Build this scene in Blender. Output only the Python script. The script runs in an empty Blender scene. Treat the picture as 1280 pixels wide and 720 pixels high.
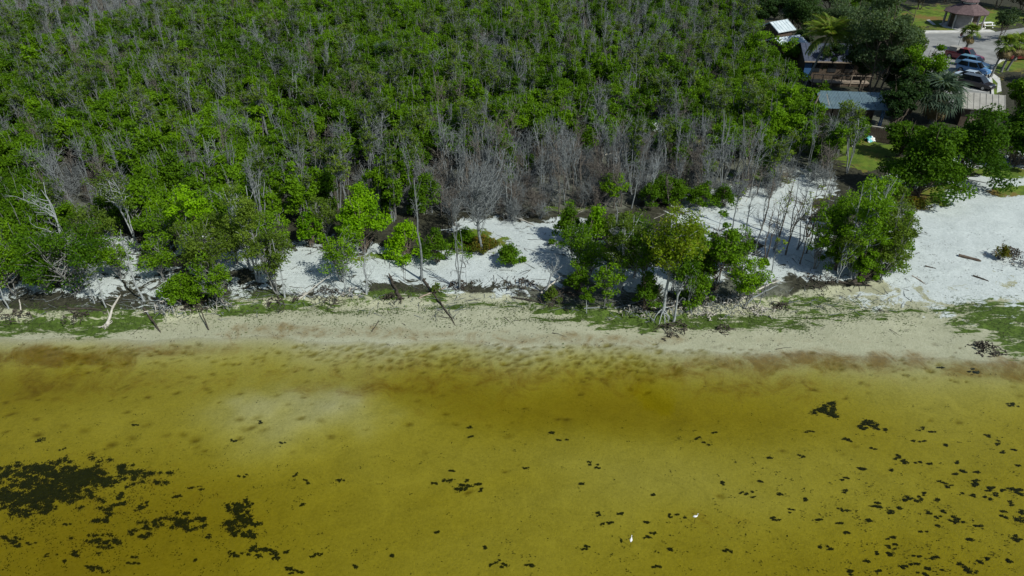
import bpy, math, random
import numpy as np
from mathutils import Vector, Matrix

# ------------------------------------------------------------------ camera, sky, sun, exposure
SC = bpy.context.scene
COL = SC.collection
R = math.radians
PITCH, CAM_H, HFOV = 33.0, 28.0, 73.0
cam_d = bpy.data.cameras.new('camera')
cam_d.sensor_width = 36.0
cam_d.lens = 18.0 / math.tan(R(HFOV / 2))
cam_d.clip_end = 6000.0
cam = bpy.data.objects.new('camera', cam_d)
cam.location = (0, 0, CAM_H)
cam.rotation_euler = (R(90 - PITCH), 0, 0)
COL.objects.link(cam)
SC.camera = cam

SUN_AZ, SUN_EL = -42.0, 46.0          # azimuth from +X (right) towards +Y (inland)
world = bpy.data.worlds.new('World')
SC.world = world
world.use_nodes = True
wn = world.node_tree
sky = wn.nodes.new('ShaderNodeTexSky')
sky.sky_type = 'NISHITA'
sky.sun_disc = False
sky.sun_elevation = R(SUN_EL)
sky.sun_rotation = R(90 - SUN_AZ)
sky.air_density = 1.2
sky.dust_density = 0.6
sky.ozone_density = 1.6
wn.nodes['Background'].inputs['Strength'].default_value = 0.078
wn.links.new(sky.outputs[0], wn.nodes['Background'].inputs['Color'])
sun_d = bpy.data.lights.new('sun', 'SUN')
sun_d.energy = 4.4
sun_d.angle = R(0.53)
sun_d.color = (1.0, 0.985, 0.90)
sun = bpy.data.objects.new('sun', sun_d)
ca, sa, ce, se = math.cos(R(SUN_AZ)), math.sin(R(SUN_AZ)), math.cos(R(SUN_EL)), math.sin(R(SUN_EL))
sun.rotation_euler = Vector((ca * ce, sa * ce, se)).to_track_quat('Z', 'Y').to_euler()
sun.location = (60, -50, 90)
COL.objects.link(sun)
SC.view_settings.view_transform = 'Standard'
SC.view_settings.look = 'None'
SC.view_settings.gamma = 1.0
SC.view_settings.exposure = 0.08
SC.view_settings.use_curve_mapping = False
SC.render.engine = 'CYCLES'
SC.cycles.use_denoising = True
SC.cycles.max_bounces = 6
SC.cycles.diffuse_bounces = 3
SC.cycles.glossy_bounces = 2
SC.cycles.transmission_bounces = 4
SC.cycles.transparent_max_bounces = 8
SC.cycles.caustics_reflective = False
SC.cycles.caustics_refractive = False

# ------------------------------------------------------------------ pixel <-> place
F = 640.0 / math.tan(R(HFOV / 2))
CP, SP = math.cos(R(PITCH)), math.sin(R(PITCH))

def project(x, y, z):
    zz = z - CAM_H
    d = np.maximum(y * CP - zz * SP, 1e-3)
    u = y * SP + zz * CP
    return 640 + F * x / d, 360 - F * u / d

def depth_at(x, y, z):
    return y * CP - (z - CAM_H) * SP

def on_plane(px, py, z=0.0):
    dx, dy = (px - 640) / F, (360 - py) / F
    d = (dx, CP + dy * SP, -SP + dy * CP)
    t = (z - CAM_H) / d[2]
    return d[0] * t, d[1] * t

def height_for(y, py):
    k = (360 - py) / F
    return CAM_H + y * (k * CP - SP) / (CP + k * SP)

# ------------------------------------------------------------------ noise and terrain
def _hash(ix, iy, seed):
    h = (ix.astype(np.int64) * 374761393 + iy.astype(np.int64) * 668265263 + seed * 144665) & 0xFFFFFFFF
    h = ((h ^ (h >> 13)) * 1274126177) & 0xFFFFFFFF
    return ((h ^ (h >> 16)) & 0xFFFFFF) / float(0xFFFFFF)

def vnoise(x, y, seed=0):
    x = np.asarray(x, float); y = np.asarray(y, float)
    ix, iy = np.floor(x), np.floor(y)
    fx, fy = x - ix, y - iy
    fx = fx * fx * (3 - 2 * fx); fy = fy * fy * (3 - 2 * fy)
    a = _hash(ix, iy, seed); b = _hash(ix + 1, iy, seed)
    c = _hash(ix, iy + 1, seed); d = _hash(ix + 1, iy + 1, seed)
    return (a * (1 - fx) + b * fx) * (1 - fy) + (c * (1 - fx) + d * fx) * fy

def fbm(x, y, seed=0, octv=4):
    s, a, t = 0.0, 0.5, 0.0
    for o in range(octv):
        s = s + a * vnoise(x * 2 ** o, y * 2 ** o, seed + o * 17); t += a; a *= 0.5
    return s / t

def sstep(a, b, v):
    t = np.clip((v - a) / (b - a), 0, 1)
    return t * t * (3 - 2 * t)

_sh = np.array([on_plane(px, py, 0.0) for px, py in [(-700, 424), (-300, 426), (0, 428), (100, 430), (250, 424), (500, 430), (700, 434), (850, 438), (1000, 440), (1280, 448), (1600, 454), (2000, 460)]])
_bk = np.array([on_plane(px, py, 0.5) for px, py in [(-700, 388), (-300, 390), (0, 392), (100, 396), (200, 393), (250, 385), (330, 378), (420, 375), (480, 372), (560, 366), (640, 370), (680, 384), (760, 392), (830, 396), (900, 388), (960, 376), (1050, 362), (1120, 350), (1160, 340), (1280, 330), (1600, 325), (2000, 320)]])
_bh = np.array([[on_plane(px, 385, 0.5)[0], h] for px, h in [(-700, .5), (0, .5), (300, .5), (440, .4), (500, .14), (640, .12), (690, .42), (900, .5), (980, .4), (1100, .3), (1150, .06), (2000, .05)]])
rngT = np.random.default_rng(5)
PITS = []
PBANDS = [(620, 445, 150, 9, 420), (760, 452, 70, 12, 170), (470, 436, 60, 7, 90), (110, 440, 60, 6, 60), (150, 470, 110, 22, 60), (1000, 452, 150, 14, 70), (1180, 462, 90, 14, 40), (320, 440, 90, 9, 50), (330, 515, 60, 20, 14), (640, 520, 420, 36, 40), (200, 540, 150, 16, 22)]
for cx, cy, sx, sy, n in PBANDS:
    for _ in range(n):
        px, py = rngT.normal(cx, sx), rngT.normal(cy, sy)
        if py < 431: continue
        X, Y = on_plane(px, py, -.1)
        PITS.append((X, Y, rngT.uniform(.06, .15) * (1.5 if n < 30 else 1), rngT.uniform(.03, .09)))
PITS = np.array(PITS)

def ground_z(x, y):
    x = np.asarray(x, float); y = np.asarray(y, float)
    ys = np.interp(x, _sh[:, 0], _sh[:, 1]) + (fbm(x * .25, y * 0 + 3, 3) - .5) * 1.4
    yb = np.interp(x, _bk[:, 0], _bk[:, 1]) + (fbm(x * .45, y * 0 + 9, 8) - .5) * 1.6
    bh = np.interp(x, _bh[:, 0], _bh[:, 1])
    s = y - ys
    sw = np.minimum(s, 0)
    zw = -0.48 * (1 - np.exp(sw / 7.5)) + 0.003 * np.maximum(sw, -60) + (fbm(x * .12, y * .2, 21) - .5) * .22 * (1 - np.exp(sw / 4))
    wx_ = (fbm(x * .3, y * .3, 91) - .5) * 5.0; wy_ = (fbm(x * .3, y * .3, 92) - .5) * 3.0
    bar = np.exp(-(((x + 12.8 + wx_) / 5.6) ** 2 + ((y - 29.5 + wy_ - .10 * (x + 12)) / 3.0) ** 2) ** 1.1)
    trough = np.exp(-((s + 5.0) / 2.6) ** 2) * (.55 + .45 * np.sin(x * .13 + 1.2))
    zw = zw - .16 * np.exp(-(((x + 17) / 9) ** 2 + ((y - 21) / 6) ** 2)) - .10 * np.exp(-(((x + 30) / 10) ** 2 + ((y - 33) / 3) ** 2)) + .10 * np.exp(-(((x - 8) / 14) ** 2 + ((y - 24.5) / 3.5) ** 2)) * (s < 0)
    zw = zw - trough * .33 * (1 - np.clip(bar * 1.5, 0, 1)) + bar * .27
    sl = np.maximum(s, 0)
    run = np.maximum(yb - ys, .5)
    zl = 0.04 * np.minimum(sl, run) + 0.004 * sl
    zl = zl + bh * sstep(-.45, .35, y - yb) + .012 * np.clip(y - yb, 0, 30)
    flat = sstep(28, 33, x) * sstep(64, 71, y)
    zl = zl + (fbm(x * .35, y * .35, 40) - .5) * .28 * sstep(0, 4, s) * (1 - flat)
    z = zw + zl
    # creek-like low ground far off is left out; the land flattens inland
    return z * (1 - flat) + .95 * flat

def gz(x, y):
    return float(ground_z(np.array([x]), np.array([y]))[0])

def P(px, py):
    z = 0.4
    for _ in range(4):
        x, y = on_plane(px, py, z); z = gz(x, y)
    return x, y, z

def field(px, py, ells):
    out = np.zeros_like(px)
    for e in ells:
        cx, cy, rx, ry = e[:4]; w = e[4] if len(e) > 4 else 1.0
        r = np.sqrt(((px - cx) / rx) ** 2 + ((py - cy) / ry) ** 2)
        out = np.maximum(out, w * np.clip((1.5 - r) / 1.0, 0, 1))
    return out

# ------------------------------------------------------------------ object helpers
def tag(o, label=None, cat=None, group=None, kind=None):
    if label: o['label'] = label
    if cat: o['category'] = cat
    if group: o['group'] = group
    if kind: o['kind'] = kind
    return o

def empty(name, loc=(0, 0, 0), rz=0.0):
    o = bpy.data.objects.new(name, None)
    o.empty_display_size = .3
    o.location = loc; o.rotation_euler = (0, 0, rz)
    COL.objects.link(o)
    return o

def link(name, me, parent=None, loc=None, rot=None):
    o = bpy.data.objects.new(name, me)
    COL.objects.link(o)
    if parent: o.parent = parent
    if loc is not None: o.location = loc
    if rot is not None: o.rotation_euler = rot
    return o

def mesh_np(name, verts, faces, mats, tint=None, smooth=False, fmat=None):
    """verts (n,3), faces (m,k) with one k; several materials by fmat"""
    me = bpy.data.meshes.new(name)
    verts = np.asarray(verts, np.float32); faces = np.asarray(faces, np.int32)
    m, k = faces.shape
    me.vertices.add(len(verts)); me.vertices.foreach_set('co', verts.ravel())
    me.loops.add(m * k); me.loops.foreach_set('vertex_index', faces.ravel())
    me.polygons.add(m)
    me.polygons.foreach_set('loop_start', np.arange(0, m * k, k, dtype=np.int32))
    me.polygons.foreach_set('loop_total', np.full(m, k, np.int32))
    for mt in (mats if isinstance(mats, (list, tuple)) else [mats]): me.materials.append(mt)
    if fmat is not None: me.polygons.foreach_set('material_index', np.asarray(fmat, np.int32))
    if tint is not None:
        a = me.attributes.new('tint', 'FLOAT', 'POINT'); a.data.foreach_set('value', np.asarray(tint, np.float32))
    me.update(calc_edges=True)
    me.polygons.foreach_set('use_smooth', np.full(m, bool(smooth)))
    return me

class MB:
    """collects polygons of any size, then makes ONE mesh"""
    def __init__(s): s.v = []; s.f = []
    def add(s, vs, fs):
        n = len(s.v); s.v += [tuple(p) for p in vs]; s.f += [tuple(i + n for i in f) for f in fs]; return s
    def box(s, c, d, rz=0.0, tilt=None):
        M = Matrix.Rotation(rz, 3, 'Z')
        if tilt: M = M @ Matrix.Rotation(tilt[0], 3, 'X') @ Matrix.Rotation(tilt[1], 3, 'Y')
        vs = [Vector(c) + M @ Vector((sx * d[0] / 2, sy * d[1] / 2, sz * d[2] / 2)) for sx in (-1, 1) for sy in (-1, 1) for sz in (-1, 1)]
        return s.add(vs, [(0, 1, 3, 2), (4, 6, 7, 5), (0, 4, 5, 1), (2, 3, 7, 6), (0, 2, 6, 4), (1, 5, 7, 3)])
    def tube(s, pts, rad, n=6, cap=True):
        v, f = tube_arrays(pts, rad, n)
        m = len(s.v); s.v += [tuple(p) for p in v]; s.f += [tuple(int(i) + m for i in q) for q in f]
        if cap:
            k = len(pts)
            s.f.append(tuple(m + i for i in reversed(range(n)))); s.f.append(tuple(m + (k - 1) * n + i for i in range(n)))
        return s
    def bar(s, a, b, w, h=None):
        a, b = Vector(a), Vector(b); h = h or w
        d = (b - a).normalized(); up = Vector((0, 0, 1)) if abs(d.z) < .95 else Vector((1, 0, 0))
        e = d.cross(up).normalized() * w / 2; g = e.cross(d).normalized() * h / 2
        vs = [p + i * e + j * g for p in (a, b) for i, j in ((-1, -1), (1, -1), (1, 1), (-1, 1))]
        return s.add(vs, [(3, 2, 1, 0), (4, 5, 6, 7), (0, 1, 5, 4), (1, 2, 6, 5), (2, 3, 7, 6), (3, 0, 4, 7)])
    def mesh(s, name, mat, smooth=False):
        me = bpy.data.meshes.new(name); me.from_pydata(s.v, [], s.f); me.materials.append(mat)
        if smooth: me.polygons.foreach_set('use_smooth', np.full(len(me.polygons), True))
        me.update(); return me
    def build(s, name, mat, parent=None, smooth=False): return link(name, s.mesh(name, mat, smooth), parent)

def tube_arrays(pts, rad, n):
    pts = np.asarray(pts, float); k = len(pts); rad = np.broadcast_to(np.asarray(rad, float), (k,))
    t = np.gradient(pts, axis=0); t /= np.linalg.norm(t, axis=1)[:, None] + 1e-9
    up = np.array([0.0, 0.0, 1.0]) if abs(t[0][2]) < .9 else np.array([1.0, 0.0, 0.0])
    e = np.cross(t, up); e /= np.linalg.norm(e, axis=1)[:, None] + 1e-9
    g = np.cross(t, e)
    a = np.arange(n) * 2 * math.pi / n
    ring = e[:, None, :] * np.cos(a)[None, :, None] + g[:, None, :] * np.sin(a)[None, :, None]
    v = (pts[:, None, :] + ring * rad[:, None, None]).reshape(-1, 3)
    i = np.arange(k - 1)[:, None] * n; j = np.arange(n)[None, :]; j2 = (j + 1) % n
    f = np.stack([i + j, i + j2, i + n + j2, i + n + j], -1).reshape(-1, 4)
    return v, f

def tubes_mesh(name, lines, mat, smooth=True):
    V, Fc, off = [], [], 0
    for pts, rad, n in lines:
        v, f = tube_arrays(pts, rad, n); V.append(v); Fc.append(f + off); off += len(v)
    return mesh_np(name, np.concatenate(V), np.concatenate(Fc), mat, smooth=smooth)

# ------------------------------------------------------------------ materials
def new_mat(name):
    m = bpy.data.materials.new(name); m.use_nodes = True
    nt = m.node_tree; b = nt.nodes['Principled BSDF']
    return m, nt, b

def N(nt, typ, **kw):
    n = nt.nodes.new(typ)
    for k, v in kw.items():
        if k in n.inputs: n.inputs[k].default_value = v
        else: setattr(n, k, v)
    return n

def noise_node(nt, scale, detail=4.0, rough=.6, coord=None, dist=0.0):
    n = N(nt, 'ShaderNodeTexNoise', Scale=scale, Detail=detail, Roughness=rough, Distortion=dist)
    if coord is not None: nt.links.new(coord, n.inputs['Vector'])
    return n

def mixc(nt, fac, a, b, blend='MIX'):
    m = nt.nodes.new('ShaderNodeMix'); m.data_type = 'RGBA'; m.blend_type = blend
    for s, v in ((m.inputs[0], fac), (m.inputs[6], a), (m.inputs[7], b)):
        if hasattr(v, 'is_output') or isinstance(v, bpy.types.NodeSocket): nt.links.new(v, s)
        elif isinstance(v, (int, float)): s.default_value = v
        else: s.default_value = (*v, 1.0)
    return m.outputs[2]

def math_n(nt, op, a, b=None, clamp=False):
    m = nt.nodes.new('ShaderNodeMath'); m.operation = op; m.use_clamp = clamp
    for s, v in zip(m.inputs, (a, b)):
        if v is None: continue
        if isinstance(v, bpy.types.NodeSocket): nt.links.new(v, s)
        else: s.default_value = v
    return m.outputs[0]

def rough_mat(name, c1, c2, scale=3.0, rough=.85, bump=0.0, bscale=30.0, spec=.25, metal=0.0):
    m, nt, b = new_mat(name)
    tc = nt.nodes.new('ShaderNodeTexCoord').outputs['Object']
    n = noise_node(nt, scale, 5.0, .65, tc)
    f = nt.nodes.new('ShaderNodeMapRange'); f.inputs[1].default_value = .32; f.inputs[2].default_value = .68
    nt.links.new(n.outputs[0], f.inputs[0])
    nt.links.new(mixc(nt, f.outputs[0], c1, c2), b.inputs['Base Color'])
    b.inputs['Roughness'].default_value = rough
    b.inputs['Specular IOR Level'].default_value = spec
    b.inputs['Metallic'].default_value = metal
    if bump:
        nb = noise_node(nt, bscale, 4.0, .6, tc)
        bp = N(nt, 'ShaderNodeBump', Strength=bump, Distance=.03)
        nt.links.new(nb.outputs[0], bp.inputs['Height']); nt.links.new(bp.outputs[0], b.inputs['Normal'])
    return m

def leaf_mat(name, dark, light, transl=.44, var=.5, dry=None):
    m, nt, b = new_mat(name)
    at = nt.nodes.new('ShaderNodeAttribute'); at.attribute_name = 'tint'
    oi = nt.nodes.new('ShaderNodeObjectInfo')
    k = math_n(nt, 'ADD', math_n(nt, 'MULTIPLY', at.outputs['Fac'], 1 - var * .5), math_n(nt, 'MULTIPLY', math_n(nt, 'SUBTRACT', oi.outputs['Random'], .35), var), True)
    ln_ = noise_node(nt, .055, 3, .6, oi.outputs['Location'])
    pr = nt.nodes.new('ShaderNodeMapRange'); pr.inputs[1].default_value = .35; pr.inputs[2].default_value = .65; pr.inputs[3].default_value = -.28; pr.inputs[4].default_value = .28
    nt.links.new(ln_.outputs[0], pr.inputs[0])
    k = math_n(nt, 'ADD', k, pr.outputs[0], True)
    c = mixc(nt, k, dark, light)
    if dry:
        d = math_n(nt, 'GREATER_THAN', math_n(nt, 'FRACT', math_n(nt, 'MULTIPLY', at.outputs['Fac'], 37.7)), .86)
        c = mixc(nt, math_n(nt, 'MULTIPLY', d, .75), c, dry)
    nt.links.new(c, b.inputs['Base Color'])
    b.inputs['Roughness'].default_value = .6
    b.inputs['Specular IOR Level'].default_value = .12
    tr = nt.nodes.new('ShaderNodeBsdfTranslucent')
    nt.links.new(mixc(nt, 1.0, c, (1.25, 1.25, .55), 'MULTIPLY'), tr.inputs['Color'])
    mx = nt.nodes.new('ShaderNodeMixShader'); mx.inputs[0].default_value = transl
    nt.links.new(b.outputs[0], mx.inputs[1]); nt.links.new(tr.outputs[0], mx.inputs[2])
    nt.links.new(mx.outputs[0], nt.nodes['Material Output'].inputs['Surface'])
    return m

def plain(name, c, rough=.5, spec=.5, metal=0.0, coat=0.0):
    m = rough_mat(name, tuple(x * .88 for x in c), tuple(min(1, x * 1.06) for x in c), 2.2, rough, 0, 1, spec, metal)
    m.node_tree.nodes['Principled BSDF'].inputs['Coat Weight'].default_value = coat
    return m

M = {}
M['bark_grey'] = rough_mat('bark_grey', (.11, .112, .105), (.25, .255, .245), 9, .9)
M['bark_brown'] = rough_mat('bark_brown', (.07, .055, .042), (.17, .14, .11), 9, .9)
M['bark_pale'] = rough_mat('bark_pale', (.20, .22, .225), (.40, .43, .43), 7, .85)
M['dead_grey'] = rough_mat('dead_grey', (.10, .113, .114), (.235, .257, .258), 5, .9)
M['dead_brown'] = rough_mat('dead_brown', (.085, .075, .062), (.20, .18, .155), 5, .9)
M['dead_dark'] = rough_mat('dead_dark', (.028, .024, .02), (.085, .072, .055), 6, .9)
M['drift'] = rough_mat('drift', (.30, .28, .24), (.55, .53, .47), 6, .85)
M['leaf_mid'] = leaf_mat('leaf_mid', (.036, .092, .004), (.15, .295, .008))
M['leaf_shore'] = leaf_mat('leaf_shore', (.045, .115, .004), (.20, .37, .010), .42)
M['leaf_bright'] = leaf_mat('leaf_bright', (.06, .17, .003), (.24, .45, .006))
M['leaf_yellow'] = leaf_mat('leaf_yellow', (.085, .15, .005), (.27, .38, .012), dry=(.24, .25, .03))
M['leaf_olive'] = leaf_mat('leaf_olive', (.048, .092, .010), (.165, .25, .026))
M['leaf_grey'] = leaf_mat('leaf_grey', (.04, .075, .032), (.11, .165, .075))
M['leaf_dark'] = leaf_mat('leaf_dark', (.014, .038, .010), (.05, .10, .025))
M['leaf_rust'] = leaf_mat('leaf_rust', (.06, .085, .01), (.19, .19, .02), dry=(.26, .12, .02))
M['palm_green'] = leaf_mat('palm_green', (.05, .11, .012), (.22, .31, .05), dry=(.22, .18, .06))
M['palm_grey'] = leaf_mat('palm_grey', (.05, .09, .06), (.15, .21, .14))
M['palm_dead'] = leaf_mat('palm_dead', (.10, .08, .04), (.22, .17, .08), .15)
M['seagrass'] = rough_mat('seagrass', (.007, .014, .010), (.024, .034, .020), 4, .8)
M['wrack'] = rough_mat('wrack', (.020, .016, .010), (.06, .05, .03), 4, .9)
M['algae'] = rough_mat('algae', (.03, .055, .01), (.075, .115, .02), 4, .8)
M['white'] = plain('white', (.78, .79, .78), .5)
M['steel'] = plain('steel', (.42, .45, .47), .45, .5, .6)
M['glass'] = plain('glass', (.02, .025, .03), .08, .6)
M['rubber'] = plain('rubber', (.02, .02, .02), .8)
M['rim'] = plain('rim', (.45, .46, .47), .3, .5, .8)
M['chrome'] = plain('chrome', (.55, .56, .57), .25, .5, .9)
M['red_lamp'] = plain('red_lamp', (.35, .02, .02), .3)
M['clear_lamp'] = plain('clear_lamp', (.75, .76, .74), .2)
M['car_red'] = plain('car_red', (.22, .012, .03), .3, .5, 0, .8)
M['car_dkred'] = plain('car_dkred', (.14, .015, .022), .3, .5, 0, .8)
M['car_blue'] = plain('car_blue', (.10, .26, .52), .3, .5, .2, .8)
M['car_sky'] = plain('car_sky', (.16, .36, .52), .3, .5, .2, .8)
M['car_silver'] = plain('car_silver', (.52, .62, .70), .3, .5, .2, .8)
M['car_dark'] = plain('car_dark', (.018, .016, .022), .3, .5, 0, .8)
M['asphalt'] = rough_mat('asphalt', (.17, .175, .17), (.29, .295, .285), .5, .9, .2, 40)
M['concrete'] = rough_mat('concrete', (.42, .42, .40), (.58, .58, .55), 1.5, .9, .2, 30)
M['shingle'] = rough_mat('shingle', (.075, .05, .052), (.15, .105, .105), 4, .9, .4, 14)
M['navy_roof'] = rough_mat('navy_roof', (.035, .042, .065), (.07, .085, .125), 2, .7)
M['metal_roof'] = rough_mat('metal_roof', (.38, .46, .50), (.60, .66, .68), 1.2, .5)
M['tan_roof'] = rough_mat('tan_roof', (.24, .235, .21), (.36, .35, .32), 1.5, .8)
M['wood_dark'] = rough_mat('wood_dark', (.055, .04, .03), (.13, .10, .075), 4, .9)
M['wood_tan'] = rough_mat('wood_tan', (.20, .16, .12), (.36, .30, .24), 3, .9)
M['stucco'] = rough_mat('stucco', (.22, .215, .22), (.34, .33, .33), 1.5, .9)
M['blue_paint'] = plain('blue_paint', (.04, .11, .26), .5)
M['turquoise'] = plain('turquoise', (.10, .45, .50), .5)
M['sign_red'] = plain('sign_red', (.30, .02, .05), .4)

# translucent corrugated sheeting of the lean-to
def sheet_mat():
    m, nt, b = new_mat('plastic_sheet')
    b.inputs['Base Color'].default_value = (.17, .25, .29, 1); b.inputs['Roughness'].default_value = .35
    tr = nt.nodes.new('ShaderNodeBsdfTransparent'); tr.inputs['Color'].default_value = (.62, .78, .82, 1)
    mx = nt.nodes.new('ShaderNodeMixShader')
    n = noise_node(nt, 2.0, 4, .6, nt.nodes.new('ShaderNodeTexCoord').outputs['Object'])
    nt.links.new(math_n(nt, 'MULTIPLY', n.outputs[0], .55), mx.inputs[0])
    nt.links.new(b.outputs[0], mx.inputs[1]); nt.links.new(tr.outputs[0], mx.inputs[2])
    nt.links.new(mx.outputs[0], nt.nodes['Material Output'].inputs['Surface'])
    return m
M['sheet'] = sheet_mat()

def ground_mat():
    m, nt, b = new_mat('ground')
    geo = nt.nodes.new('ShaderNodeNewGeometry').outputs['Position']
    def att(n):
        a = nt.nodes.new('ShaderNodeAttribute'); a.attribute_name = n
        s = nt.nodes.new('ShaderNodeSeparateColor'); nt.links.new(a.outputs['Color'], s.inputs[0]); return s.outputs
    za, zb = att('zone_a'), att('zone_b')
    n1 = noise_node(nt, .9, 6, .65, geo).outputs[0]
    n2 = noise_node(nt, 3.2, 6, .7, geo).outputs[0]
    n3 = noise_node(nt, .22, 4, .6, geo).outputs[0]
    n4 = noise_node(nt, 14.0, 4, .7, geo).outputs[0]
    mp = nt.nodes.new('ShaderNodeMapping'); mp.inputs['Scale'].default_value = (.45, 1.5, 1.0); nt.links.new(geo, mp.inputs[0])
    n5 = noise_node(nt, 1.5, 8, .72, mp.outputs[0], .6).outputs[0]
    n6 = noise_node(nt, .55, 9, .74, geo, .8).outputs[0]
    def fac(mask, noise, amp, lo=.38, hi=.62):
        v = math_n(nt, 'ADD', mask, math_n(nt, 'MULTIPLY', math_n(nt, 'SUBTRACT', noise, .5), amp))
        r = nt.nodes.new('ShaderNodeMapRange'); r.interpolation_type = 'SMOOTHSTEP'
        r.inputs[1].default_value = lo; r.inputs[2].default_value = hi; nt.links.new(v, r.inputs[0])
        return math_n(nt, 'MULTIPLY', r.outputs[0], math_n(nt, 'MULTIPLY', mask, 5.0, True))
    def vary(c1, c2, noise, lo=.35, hi=.65):
        r = nt.nodes.new('ShaderNodeMapRange'); r.inputs[1].default_value = lo; r.inputs[2].default_value = hi
        nt.links.new(noise, r.inputs[0]); return mixc(nt, r.outputs[0], c1, c2)
    litter = vary((.015, .016, .010), (.056, .056, .036), n2)
    mud = vary((.055, .062, .046), (.13, .137, .105), n1)
    tan = mixc(nt, .5, vary((.25, .258, .165), (.395, .402, .285), n6), vary((.24, .248, .16), (.405, .412, .295), noise_node(nt, 6.5, 6, .75, geo).outputs[0]))
    white = mixc(nt, .55, vary((.37, .415, .405), (.54, .59, .58), n6), vary((.33, .375, .365), (.55, .605, .595), noise_node(nt, 5.5, 6, .75, geo).outputs[0]))
    rust = vary((.10, .066, .015), (.17, .112, .028), n2)
    green = vary((.030, .055, .008), (.085, .14, .02), n2)
    lawn = vary((.055, .10, .012), (.13, .19, .02), n1)
    lawn = mixc(nt, fac(n3, n2, .5, .5, .68), lawn, (.17, .11, .035))
    c = litter
    c = mixc(nt, fac(zb[2], n1, .7), c, mud)
    c = mixc(nt, fac(zb[1], n6, 2.0), c, tan)
    c = mixc(nt, fac(za[0], n6, 3.6, .40, .52), c, white)
    # leaf litter and twigs blown over the dry sand
    c = mixc(nt, math_n(nt, 'MULTIPLY', fac(zb[0], n2, .0, .0, 1.0), 0.0), c, lawn)
    c = mixc(nt, math_n(nt, 'MULTIPLY', fac(za[2], n6, 2.2, .15, .95), .85), c, rust)
    pa = nt.nodes.new('ShaderNodeAttribute'); pa.attribute_name = 'pit'
    c = mixc(nt, math_n(nt, 'MULTIPLY', pa.outputs['Fac'], .8), c, (.065, .048, .016))
    c = mixc(nt, fac(za[1], n5, 4.0, .50, .75), c, green)
    c = mixc(nt, fac(zb[0], n6, 3.0, .42, .52), c, lawn)
    # fine dark grains, shells and debris
    sp = nt.nodes.new('ShaderNodeMapRange'); sp.inputs[1].default_value = .66; sp.inputs[2].default_value = .74
    nt.links.new(noise_node(nt, 6.5, 3, .55, geo).outputs[0], sp.inputs[0])
    c = mixc(nt, math_n(nt, 'MULTIPLY', sp.outputs[0], .55), c, (.06, .055, .04))
    nt.links.new(c, b.inputs['Base Color'])
    b.inputs['Roughness'].default_value = .9
    b.inputs['Specular IOR Level'].default_value = .2
    bp = N(nt, 'ShaderNodeBump', Strength=.8, Distance=.09)
    nt.links.new(mixc(nt, .5, noise_node(nt, 4.2, 5, .7, geo).outputs[0], n4), bp.inputs['Height'])
    nt.links.new(bp.outputs[0], b.inputs['Normal'])
    return m
M['ground'] = ground_mat()

def water_mat():
    m, nt, b = new_mat('water')
    nt.nodes.remove(b)
    tr = nt.nodes.new('ShaderNodeBsdfTransparent')
    gl = nt.nodes.new('ShaderNodeBsdfGlossy'); gl.inputs['Roughness'].default_value = .06
    fr = nt.nodes.new('ShaderNodeFresnel'); fr.inputs['IOR'].default_value = 1.28
    geo = nt.nodes.new('ShaderNodeNewGeometry').outputs['Position']
    bp = N(nt, 'ShaderNodeBump', Strength=.12, Distance=.02)
    nt.links.new(noise_node(nt, 3.0, 3, .5, geo).outputs[0], bp.inputs['Height'])
    nt.links.new(bp.outputs[0], gl.inputs['Normal']); nt.links.new(bp.outputs[0], fr.inputs['Normal'])
    mx = nt.nodes.new('ShaderNodeMixShader')
    nt.links.new(fr.outputs[0], mx.inputs[0]); nt.links.new(tr.outputs[0], mx.inputs[1]); nt.links.new(gl.outputs[0], mx.inputs[2])
    nt.links.new(mx.outputs[0], nt.nodes['Material Output'].inputs['Surface'])
    va = nt.nodes.new('ShaderNodeVolumeAbsorption')
    va.inputs['Color'].default_value = (.835, .785, .0, 1); va.inputs['Density'].default_value = 2.8
    nt.links.new(va.outputs[0], nt.nodes['Material Output'].inputs['Volume'])
    return m
M['water'] = water_mat()

# ------------------------------------------------------------------ the ground, one sheet from the sea floor to far inland
def steps(a, b, s0, far, grow=1.18):
    out = list(np.arange(a, b, s0)); s = s0; v = out[-1]
    while v < far: s *= grow; v += s; out.append(v)
    return out
ypos = steps(15.0, 56.0, .15, 2500.0, 1.035)
yneg = []
v, s = 15.0, .25
while v > -600: s *= 1.25; v -= s; yneg.append(v)
GY = np.array(sorted(yneg) + ypos)
xh = steps(0.0, 38.0, .18, 1500.0, 1.045)
GX = np.array(sorted([-q for q in xh[1:]]) + xh)
xx, yy = np.meshgrid(GX, GY)
zz = ground_z(xx, yy)
pitmask = np.zeros_like(zz)
for X, Y, r, d in PITS:
    i0, i1 = np.searchsorted(GX, [X - 2.5 * r, X + 2.5 * r]); j0, j1 = np.searchsorted(GY, [Y - 2 * r, Y + 2 * r])
    q = np.exp(-(((xx[j0:j1, i0:i1] - X) / (r * 1.5)) ** 2 + ((yy[j0:j1, i0:i1] - Y + .35 * (xx[j0:j1, i0:i1] - X) * math.sin(X * 9)) / (r * .9)) ** 2) ** 1.3) * (.45 + .5 * math.sin(X * 31) ** 2)
    zz[j0:j1, i0:i1] -= d * q * 1.1
    pitmask[j0:j1, i0:i1] = np.maximum(pitmask[j0:j1, i0:i1], q)
gpx, gpy = project(xx, yy, zz)
warp = 40.0 * np.clip(30.0 / np.maximum(yy, 12), .2, 1.2)
gpx = np.where(yy < 12, -999, gpx + (fbm(xx * .35, yy * .35, 71) - .5) * warp * 1.6)
gpy = gpy + (fbm(xx * .35, yy * .35, 72) - .5) * warp * np.where(gpy > 330, .5, .7)
ys_ = np.interp(xx, _sh[:, 0], _sh[:, 1]); yb_ = np.interp(xx, _bk[:, 0], _bk[:, 1])
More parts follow.
